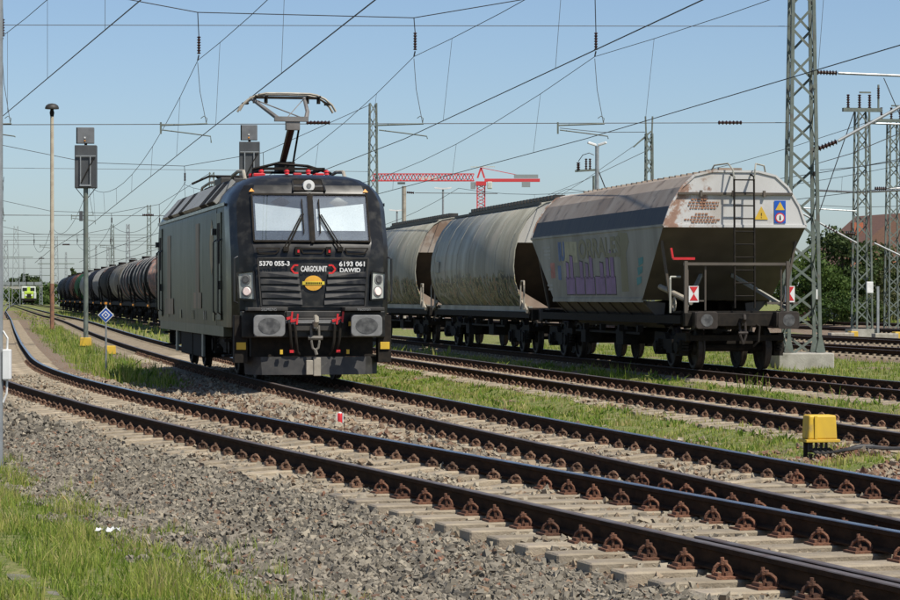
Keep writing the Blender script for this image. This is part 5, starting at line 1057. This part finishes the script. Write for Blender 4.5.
# ------------------------------------------------------------ overhead line: contact wires, messenger wires, droppers
MO = 2.12
CW = {1: 5.95, 2: 5.50, 3: 5.6, 4: 5.6, 5: 5.5, 6: 5.5}
SUP = {}
def sup_pt(k, i):
    """where the i-th cross-span crosses track k (plan)"""
    o = span_o(i); TN_ = span_n(i)
    lo_, hi_ = -60., 60.
    for _ in range(40):
        m_ = (lo_+hi_)/2; q = o+TN_*m_
        if sd(k, q.x, q.y) > 0: hi_ = m_
        else: lo_ = m_
    return o+TN_*lo_
wl = {1: 'overhead wire pair above the nearest, curving track', 2: 'overhead wire pair touched by the locomotive pantograph', 3: 'overhead wire pair above the track between locomotive and hoppers', 4: 'overhead wire pair above the hopper wagons',
      5: 'overhead wire pair above the track just behind the tall mast', 6: 'overhead wire pair above the second track behind the tall mast'}
for k in range(1, 7):
    r_ = thing('overhead_line', wl[k], 'overhead wire', (0, 0, 0), 0, 'overhead lines above the tracks'); sup = [sup_pt(k, i) for i in range(-1, 4)]
    zc = CW[k]; stag = [.25*(-1)**i for i in range(len(sup))] if k != 2 else [.12*(-1)**i for i in range(len(sup))]
    C_ = [Vector((p.x, p.y, zc))+TN*s for p, s in zip(sup, stag)]
    if k == 1: C_ = [Vector((2.8, 10, zc))]+C_[1:]
    MB().tube(C_, [.010+.006*max(0, (p.y-60))/100 for p in C_], 5).build('contact_wire', M['wire'], r_)
    mp, dr = [], []
    for i in range(len(sup)-1):
        a, b = sup[i], sup[i+1]; L_ = (b-a).length; sag = .70 if i == 0 else 1.5
        for j in range(13):
            t = j/12; p = a.lerp(b, t); z = zc+MO-4*sag*t*(1-t)
            if k == 1: p = C_[i].lerp(C_[i+1], t)
            mp.append(Vector((p.x, p.y, z)))
            if 0 < j < 12 and j % 2 == 1 and i < 2:
                c0 = C_[i].lerp(C_[i+1], t) if k != 1 else Vector((p.x, p.y, zc)); dr.append((Vector((p.x, p.y, z)), Vector((c0.x, c0.y, zc))))
        if i < len(sup)-2: mp.pop()
    MB().tube(mp, [.008+.005*max(0, (p.y-60))/100 for p in mp], 5).build('messenger_wire', M['wire'], r_)
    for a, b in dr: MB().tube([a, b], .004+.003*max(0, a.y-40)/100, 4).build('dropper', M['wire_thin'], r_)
# ------------------------------------------------------------ cross-spans
def cross(i, label):
    o = span_o(i); th = 1+(SPANS[i]-67)/260
    if i == 1: o.x = px(373, 0, 150)[0]
    r_ = thing('cross_span', label, 'cross-span wires', (o.x, o.y, 0), TA if i else 0, 'cross-spans over the yard'); wl_ = 31
    pos = []
    for k in (1, 2, 3, 4):
        sp = sup_pt(k, i); pos.append((k, -(o-sp).dot(span_n(i))))
    zu, zl = 8.5, 6.02
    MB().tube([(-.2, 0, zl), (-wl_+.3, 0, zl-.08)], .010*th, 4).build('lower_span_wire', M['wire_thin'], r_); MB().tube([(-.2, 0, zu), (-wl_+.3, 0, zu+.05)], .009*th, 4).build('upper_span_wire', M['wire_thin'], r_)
    hd = [(-.2, 0, 12.2)]+[(x, 0, {4: 9.5, 3: 8.72, 2: 8.86, 1: 9.8}[k]) for k, x in sorted(pos, key=lambda q: -q[1])]+[(-wl_+.3, 0, 12.2)]
    MB().tube(hd, .012*th, 4).build('head_span_wire', M['wire'], r_)
    for k, x in pos:
        zh = {4: 9.5, 3: 8.72, 2: 8.86, 1: 9.8}[k]; zm = CW[k]+MO
        MB().tube([(x, 0, zh), (x+.03, 0, zm+.62)], .012*th, 4).build('hanger', M['wire'], r_); MB().tube([(x+.03, 0, zm+.14), (x, 0, zm)], .018*th, 4).build('clamp', M['wire'], r_)
        insulator(r_, (x+.03, 0, zm+.62), (x+.03, 0, zm+.14), .055*min(th, 1.6), 7)
        if i < 3:
            xa = x-.95; q = MB(); zt = zl-.03; zc = CW[k]
            q.tube([(xa, 0, zt-.04), (x+.25, 0, zt)], .022*min(th, 1.5), 6); q.bar((xa, 0, zt+.04), (xa, 0, zt-.26), .045, .045); q.tube([(xa+.05, 0, zt-.16), (xa+.7, 0, zt-.24), (x+.33, 0, zt-.32), (x+.35, 0, min(zc, zt-.34))], .017*min(th, 1.5), 6)
            q.tube([(x+.08, 0, zt+.14), (x+.16, 0, zt+.2), (x+.24, 0, zt+.14), (x+.22, 0, zt)], .010, 4); q.build('steady_arm', M['mast'], r_)
            MB().tube([(x, 0, zm-.05), (x+.06, -.02, (zm+zl)/2), (x+.22, 0, zl)], .008*th, 4).build('jumper_wire', M['wire_thin'], r_)
    for x in (-2.15, -12.75): insulator(r_, (x, 0, zl), (x+.65, 0, zl), .06*min(th, 1.6), 7)
    return r_
cl = ['nearest cross-span of wires with brown hanging insulators over the locomotive', 'second cross-span of wires, seen behind the signal', 'third cross-span of wires, low above the tank train', 'fourth, distant cross-span of wires', 'fifth, far distant cross-span of wires', 'farthest cross-span of wires']
for i in range(4): cross(i, cl[i])
# cantilever arms on the right of the tall mast (local to that mast)
bm_ = bigm[0]; z0 = .3
insulator(bm_, (.40, 0, 7.62), (.95, 0, 7.60), .075, 7); MB().tube([(.95, 0, 7.60), (3.6, .2, 7.52)], .035, 7).build('cantilever_tube', M['galv'], bm_)
insulator(bm_, (.36, 0, 5.62), (.95, .02, 5.85), .085, 7); MB().tube([(.95, .02, 5.85), (3.6, .2, 7.30)], .042, 7).build('cantilever_tube', M['galv'], bm_); MB().tube([(1.75, .1, 6.32), (3.3, .2, 6.28)], .03, 6).build('registration_tube', M['galv'], bm_)
for z, s in ((7.62, 1), (5.62, 1), (5.0, 1)): MB().box(.36, 0, z, .12, .14, .12).build('bracket', M['under'], bm_)
# background wires to the right of the tall mast
for j, (x0, y0, x1, y1, Z0, Z1, lab) in enumerate(((812, 165, 905, 131, 110, 80, 'steepest of the thin wires right of the tall mast'), (812, 190, 905, 190, 125, 118, 'level pale wire crossing behind the insulator mast'), (812, 205, 905, 206, 160, 150, 'lower level wire behind the insulator mast'),
                                   (820, 170, 905, 158, 130, 110, 'wire sloping gently towards the right edge'), (560, 128, 645, 132, 120, 118, 'thin wire leading to the slim mast from the left'), (545, 205, 648, 136, 190, 118, 'thin stay wire rising to the slim mast'), (548, 195, 648, 150, 190, 118, 'lower thin stay wire rising to the slim mast'))):
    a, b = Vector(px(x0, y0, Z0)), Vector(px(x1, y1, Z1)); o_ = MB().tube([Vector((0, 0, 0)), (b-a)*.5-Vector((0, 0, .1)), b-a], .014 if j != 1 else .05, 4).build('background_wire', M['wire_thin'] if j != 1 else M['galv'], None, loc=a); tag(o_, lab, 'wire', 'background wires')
# distant masts to the left
for j, (x_, yt, Z, w_, lab) in enumerate(((16, 226, 560, 1.3, 'distant tall lattice tower left of the cream lamp pole'), (56, 236, 520, .9, 'distant lattice mast right behind the cream lamp pole'), (128, 224, 330, .5, 'slim distant lattice mast above the tanks, left of a pair'), (112.5, 237, 400, .6, 'slim distant lattice mast above the dark tanks'), (108, 246, 450, .6, 'faint lattice mast above the cream tank wagon'), (6, 240, 420, .8, 'distant lattice mast at the left edge'), (96, 245, 560, .4, 'faint thin mast near the signal post'), (41, 256, 620, .5, 'faint mast between the shunting engine and the cream pole'), (24, 258, 640, .5, 'faint mast above the shunting engine'), (66, 252, 600, .5, 'faint mast above the far end of the tank train'))):
    p = px(x_, yt, Z); r_ = thing('lattice_mast', lab, 'mast', (p[0], p[1], -.3), TA, 'distant masts beyond the tank train'); lattice(r_, w_*1.3, w_*.6, p[2]+.3, w_*1.5, .10, 0., False)
    for c_ in r_.children: c_.data.materials[0] = M['galv']  # distance haze put into the colour: far masts get the paler steel
    if j in (0, 1, 7): MB().bar((-3.5, 0, p[2]*.62), (3.5, 0, p[2]*.62), .15).build('cross_arm', M['mast'], r_)
for j, (x_, y_, lab) in enumerate(((33, 240, 'distant cross-wire above the shunting engine'), (70, 234, 'distant cross-wire behind the signal post'), (40, 268, 'lowest distant cross-wire above the bridge'))):
    Z = (420, 380, 560)[j]; a = Vector(px(4, y_, Z)); b = Vector(px(150, y_+1, Z)); o_ = MB().tube([Vector((0, 0, 0)), b-a], .035, 4).build('background_wire', M['wire_thin'], None, loc=a); tag(o_, lab, 'wire', 'background wires')  # pale wire colour stands in for haze over these far wires
# ------------------------------------------------------------ shunting engine far off on the nearest track
M['lime'] = mat('lime_paint', (.45, .60, .06), .5, col2=(.38, .52, .05)); M['palewhite'] = mat('engine_white', (.62, .64, .58), .5)
p = px(29, 304.5, 545); r_ = thing('shunting_engine', 'small white and lime-green shunting engine far down the line', 'shunting engine', (p[0], p[1], 0), .17)
MB().b2(-1.5, 1.5, .3, 13.5, .8, 1.2).build('frame', M['under'], r_); MB().b2(-.95, .95, .5, 5.6, 1.2, 2.7).build('hood', M['lime'], r_, bev=.15); MB().b2(-1.45, 1.45, 5.6, 8.8, 1.2, 3.7).build('cab', M['palewhite'], r_, bev=.15); MB().b2(-.95, .95, 8.8, 13.2, 1.2, 2.7).build('rear_hood', M['lime'], r_, bev=.15)
for s in (-1, 1):
    MB().b2(s*.75-.45, s*.75+.45, 5.55, 5.6, 2.75, 3.4).build('cab_window', M['darkglass'], r_); MB().b2(s*1.2-.25, s*1.2+.25, .35, 5.5, 1.2, 2.5).build('side_panel', M['palewhite'], r_, bev=.08); MB().box(s*.6, .48, 1.9, .35, .05, .3).build('headlight', M['white'], r_); MB().cyl((s*.875, -.3, 1.05), (s*.875, .3, 1.05), .2, n=12).build('buffer', M['under'], r_)
MB().b2(-.5, .5, .46, .5, 1.4, 2.2).build('grille', M['under'], r_); MB().b2(-.3, .3, 3, 3.8, 2.7, 3.6).build('exhaust', M['lime'], r_)
bogie(r_, 3.2, 2.0, .5, 1.0); bogie(r_, 10.4, 2.0, .5, 1.0)
# ------------------------------------------------------------ road bridge across the far end
p0, p1 = px(-40, 287, 900), px(190, 287, 900); bl = p1[0]-p0[0]; r_ = thing('road_bridge', 'long grey concrete road bridge across the far end of the yard', 'bridge', ((p0[0]+p1[0])/2, 900, -.4))
MB().b2(-bl/2, bl/2, -6, 6, 4.6, 5.9).build('deck', M['stoneblock'], r_); MB().b2(-bl/2, bl/2, -6.2, -6.0, 5.9, 6.9).build('parapet', M['galv'], r_); q = MB()
for i in range(9): MB().b2(-bl/2+4+i*(bl-8)/8-.7, -bl/2+4+i*(bl-8)/8+.7, -4, 4, 0, 4.6).build('pier', M['stoneblock'], r_)
for i in range(30): q.b2(-bl/2+i*bl/30, -bl/2+i*bl/30+.25, -6.25, -6.2, 5.9, 7.1)
o_ = q.build('railing_posts', M['under'], r_); o_['kind'] = 'stuff'
# ------------------------------------------------------------ red tower crane
p = px(481, 178, 780); r_ = thing('tower_crane', 'red tower crane with pale cab on the horizon behind the hoppers', 'crane', (p[0], p[1], -.4)); jz = p[2]+.4
M['crane'] = mat('crane_red', (.62, .05, .06), .5, col2=(.52, .045, .05)); 
def trussbox(name, a, b, w_, h_, nb, m, t=.28, tri=True):
    q = MB(); a, b = Vector(a), Vector(b); d = (b-a).normalized(); u = Vector((0, 0, 1)) if abs(d.z) < .5 else Vector((0, 1, 0)); s_ = d.cross(u)
    cs = [(-w_/2, 0), (w_/2, 0), (0, h_)] if tri else [(-w_/2, -h_/2), (w_/2, -h_/2), (w_/2, h_/2), (-w_/2, h_/2)]; P = lambda t_, c: a.lerp(b, t_)+s_*c[0]+u*c[1]
    for c in cs: q.bar(P(0, c), P(1, c), t)
    for i in range(nb):
        for k in range(len(cs)):
            c0, c1 = cs[k], cs[(k+1) % len(cs)]; q.bar(P(i/nb, c0), P((i+.5)/nb, c1), t*.55); q.bar(P((i+.5)/nb, c1), P((i+1)/nb, c0), t*.55)
    return q.build(name, m, r_)
trussbox('tower', (0, 0, 0), (0, 0, jz-1), 2.2, 2.2, 18, M['crane'], .32, False); trussbox('jib', (-2, 0, jz-.8), (-31.5, 0, jz-.8), 1.8, 2.0, 16, M['crane'], .3); MB().b2(1, 17.0, -.7, .7, jz-1.1, jz-.2).build('counter_jib', M['crane'], r_)
MB().b2(-1.5, 1.5, -1.5, 1.5, jz-2.2, jz-1).build('slewing_ring', M['crane'], r_); MB().b2(1.8, 3.2, -2.4, -1.0, jz-3.2, jz-1.1).build('cab', M['palewhite'], r_, bev=.2); MB().b2(-3.0, -1.6, -1.2, .2, jz-3.2, jz-1.2).build('winch', M['galv'], r_); q = MB()
for a, b in (((-1, 0, jz), (0, 0, jz+3)), ((1, 0, jz), (0, 0, jz+3))): q.bar(a, b, .5)
q.build('apex', M['crane'], r_); MB().bar((0, 0, jz+3), (15, 0, jz), .18).build('tie_bar', M['crane'], r_); MB().b2(11.8, 14.2, -.7, .7, jz-2.6, jz-1.1).build('counterweight', M['galv'], r_); MB().b2(9.5, 16.5, -.6, -.5, jz-.1, jz+1.0).build('guard_rail', M['galv'], r_); MB().bar((-3, 0, jz+3.2), (4, 0, jz+3.3), .25).build('top_sign', M['palewhite'], r_); MB().box(-15.0, -.5, jz-.3, 6, .15, 1.0).build('jib_board', M['palewhite'], r_); MB().box(-23, 0, jz-1.5, 2.2, 1.2, .6).build('trolley', M['galv'], r_)
# ------------------------------------------------------------ trees
M['bark'] = mat('bark', (.085, .065, .048), .9, col2=(.05, .04, .03), scale=12, bump=.5)
def leafmat(name, a, b, c): return ramp_mat(name, 'tone', [(0, a), (.5, b), (1, c)], .65, .3)
LM = [leafmat('leaf_dark', (.026, .048, .014), (.058, .088, .026), (.105, .135, .045)), leafmat('leaf_mid', (.03, .06, .012), (.065, .11, .022), (.12, .17, .04)), leafmat('leaf_olive', (.04, .05, .018), (.075, .085, .03), (.12, .12, .05))]
def tree(name, label, x, Z, h, w_, kind=1, nleaf=5000, ls=.28, squash=1., base=.25, group='trees and bushes behind the far tracks', narrow=False):
    r_ = thing(name, label, 'tree' if name.endswith('tree') else 'bush', (x, Z, -.4), 0, group); th = h*.9
    q = MB(); q.tube([(0, 0, 0), (.05*h*.1, 0, th*.35), (-.04, .05, th*.65), (0, 0, th*.92)], [h*.028, h*.022, h*.014, h*.004], 7)
    for i in range(9):
        t = random.uniform(.25, .8); a = random.uniform(0, 2*PI); l_ = w_*.5*random.uniform(.5, .95)*(1-.4*t); z0_ = th*t; q.tube([(0, 0, z0_), (math.cos(a)*l_*.5, math.sin(a)*l_*.5, z0_+l_*.35), (math.cos(a)*l_, math.sin(a)*l_, z0_+l_*.5)], [h*.010, h*.006, h*.002], 5)
    q.build('trunk', M['bark'], r_)
    nc = max(14, nleaf//110); C = []
    while len(C) < nc:
        c = rng.uniform(-1, 1, 3)
        if c@c < 1 and (c@c > .12): C.append(c)
    C = np.array(C); C[:, 0] *= w_*.44; C[:, 1] *= w_*.44; C[:, 2] = h*base+(C[:, 2]*.5+.5)*h*(1-base)*.95
    if narrow: C[:, :2] *= (1.15-((C[:, 2:3]-h*base)/(h*(1-base))))
    rc = rng.uniform(.09, .19, nc)*w_; idx = rng.integers(0, nc, nleaf); D = rng.normal(size=(nleaf, 3)); D /= np.linalg.norm(D, axis=1)[:, None]; D *= rng.uniform(.3, 1.0, (nleaf, 1))**.5
    P = C[idx]+D*rc[idx][:, None]*np.array([1, 1, .75]); P[:, 2] = np.maximum(P[:, 2], .1)
    a = rng.normal(size=(nleaf, 3)); a /= np.linalg.norm(a, axis=1)[:, None]; b = np.cross(a, rng.normal(size=(nleaf, 3))); b /= np.linalg.norm(b, axis=1)[:, None]; s_ = ls*rng.uniform(.5, 1.3, (nleaf, 1))
    V = np.stack([P-a*s_*.5, P+b*s_*.28, P+a*s_*.5, P-b*s_*.28], 1).reshape(-1, 3); F = np.arange(nleaf*4).reshape(-1, 4)
    tone = np.clip(.5+.22*rng.normal(size=nc)[idx]+.15*rng.normal(size=nleaf), 0, 1)
    link('crown', raw_mesh('crown', V, F, LM[kind], {'tone': np.repeat(tone, 4)}), r_)
def T(name, label, x_, Z, h, w_, **kw): tree(name, label, (x_-450)/FPX*Z, Z, h, w_, **kw)
T('broadleaf_tree', 'dark leafy tree left of the house, behind the insulator mast', 843, 178, 7.2, 5.2, kind=0, nleaf=7000, ls=.3, base=.12); T('broadleaf_tree', 'olive-green tree in front of the house at the right', 878, 182, 5.6, 4.6, kind=2, nleaf=5500, ls=.28, base=.1)
T('broadleaf_tree', 'bright green tree seen through the tall lattice mast', 812, 172, 5.4, 5.0, kind=1, nleaf=5500, ls=.28, base=.1); T('broadleaf_tree', 'mid-green tree behind the hopper end, left of the tall mast', 789, 185, 5.0, 4.6, kind=1, nleaf=3500, ls=.3, base=.1)
T('round_bush', 'low bush at the foot of the dark leafy tree', 834, 166, 2.4, 3.4, kind=1, nleaf=2600, ls=.22, base=.02); T('round_bush', 'dark low bush under the insulator mast', 858, 168, 2.0, 3.2, kind=0, nleaf=2400, ls=.22, base=.02); T('round_bush', 'dusty bush beside the right edge mast', 880, 170, 2.6, 3.6, kind=2, nleaf=2600, ls=.22, base=.02); T('broadleaf_tree', 'dark tree at the far right edge behind the mast', 912, 188, 6.2, 5.6, kind=0, nleaf=4500, ls=.3, base=.1)
FG = 'trees beyond the road bridge'
T('broadleaf_tree', 'round tree above the bridge beside the shunting engine', 29, 960, 9.0, 17, kind=0, nleaf=2600, ls=1.5, base=.1, group=FG); T('broadleaf_tree', 'round tree above the bridge at the left edge', 8, 980, 8.4, 10, kind=0, nleaf=1600, ls=1.5, base=.1, group=FG)
T('poplar_tree', 'left of two pointed poplars above the tank train', 72.5, 900, 12.2, 5, kind=0, nleaf=1400, ls=1.2, base=.05, group=FG, narrow=True); T('poplar_tree', 'right of two pointed poplars above the tank train', 80, 900, 10.6, 4.4, kind=0, nleaf=1200, ls=1.2, base=.05, group=FG, narrow=True)
for x_, Z, h_, w_, lab in ((12, 680, 4.2, 14, 'bush below the bridge at the left edge'), (22, 700, 3.2, 12, 'bush below the bridge left of the shunting engine'), (37, 690, 4.0, 14, 'bush below the bridge right of the shunting engine'), (48, 680, 4.6, 16, 'bush below the bridge behind the cream pole'), (60, 700, 4.4, 15, 'bush below the bridge beside the last tank wagon'), (74, 720, 4.6, 15, 'bush below the bridge hidden by the tank train')):
    T('wild_bush', lab, x_, Z, h_, w_, kind=1, nleaf=1500, ls=.9, base=.02, group='bushes below the road bridge')
# ------------------------------------------------------------ house behind the trees
M['tile'] = mat('roof_tile_brown', (.19, .095, .065), .8, col2=(.13, .075, .055), scale=6, stretch=(1, 1, 4)); M['tile2'] = mat('roof_tile_orange', (.34, .115, .055), .8, col2=(.25, .085, .045), scale=6); M['brickred'] = mat('brick_orange', (.42, .13, .06), .8, col2=(.33, .10, .05), scale=8); M['plaster'] = mat('plaster_cream', (.50, .44, .32), .85, col2=(.42, .36, .26), scale=2)
hz = 225; p = px(893, 300, hz); r_ = thing('gabled_house', 'house with brown gabled roof and orange eaves behind the trees at right', 'house', (p[0], p[1], -.4), .25)
MB().b2(-4.2, 5.5, 0, 8, 0, 4.6).build('wall', M['plaster'], r_); q = MB(); q.prism([(-5.0, 4.5), (6.3, 4.5), (1.6, 8.9), (.2, 8.9)], 'y', -.5, 8.4); RF = q.build('roof', M['tile'], r_)
MB().add([(-5.2, -.9, 4.3), (6.4, -.9, 4.3), (5.6, -.3, 5.5), (-4.2, -.3, 5.5)], [(0, 1, 2, 3)]).build('eaves_tiles', M['tile2'], r_); MB().b2(-2.2, -1.4, 3, 3.8, 6.0, 8.2).build('chimney', M['brickred'], RF)
for x in (-3.0, -.8, 1.4, 3.6):
    w_ = MB().b2(x-.5, x+.5, -.06, .02, 1.6, 3.2).build('window', M['white'], r_)
    for s in (-1, 1): MB().b2(x+s*.24-.19, x+s*.24+.19, -.08, -.06, 1.7, 3.1).build('pane', M['darkglass'], w_)
p = px(828, 300, 240); r_ = thing('brick_house', 'low orange brick building peeping out above the dark tree', 'house', (p[0], p[1], -.4), .2)
MB().b2(-1.0, 1.0, 0, 5, 0, 4.6).build('wall', M['brickred'], r_); MB().b2(-1.1, .2, -.05, 3, 4.6, 5.0).build('parapet', M['brickred'], r_); MB().b2(1.0, 4.8, .5, 5, 0, 3.4).build('annex_wall', M['plaster'], r_); MB().add([(.9, .2, 3.4), (5, .2, 3.4), (5, 4, 4.8), (.9, 4, 4.8)], [(0, 1, 2, 3)]).build('annex_roof', M['tile2'], r_)
for x in (1.8, 3.4): w_ = MB().b2(x-.4, x+.4, .42, .5, 1.3, 2.6).build('window', M['white'], r_); MB().b2(x-.33, x+.33, .40, .42, 1.4, 2.5).build('pane', M['darkglass'], w_)
MB().b2(-.5, .5, -.06, .0, 1.4, 2.8).build('window', M['darkglass'], r_)
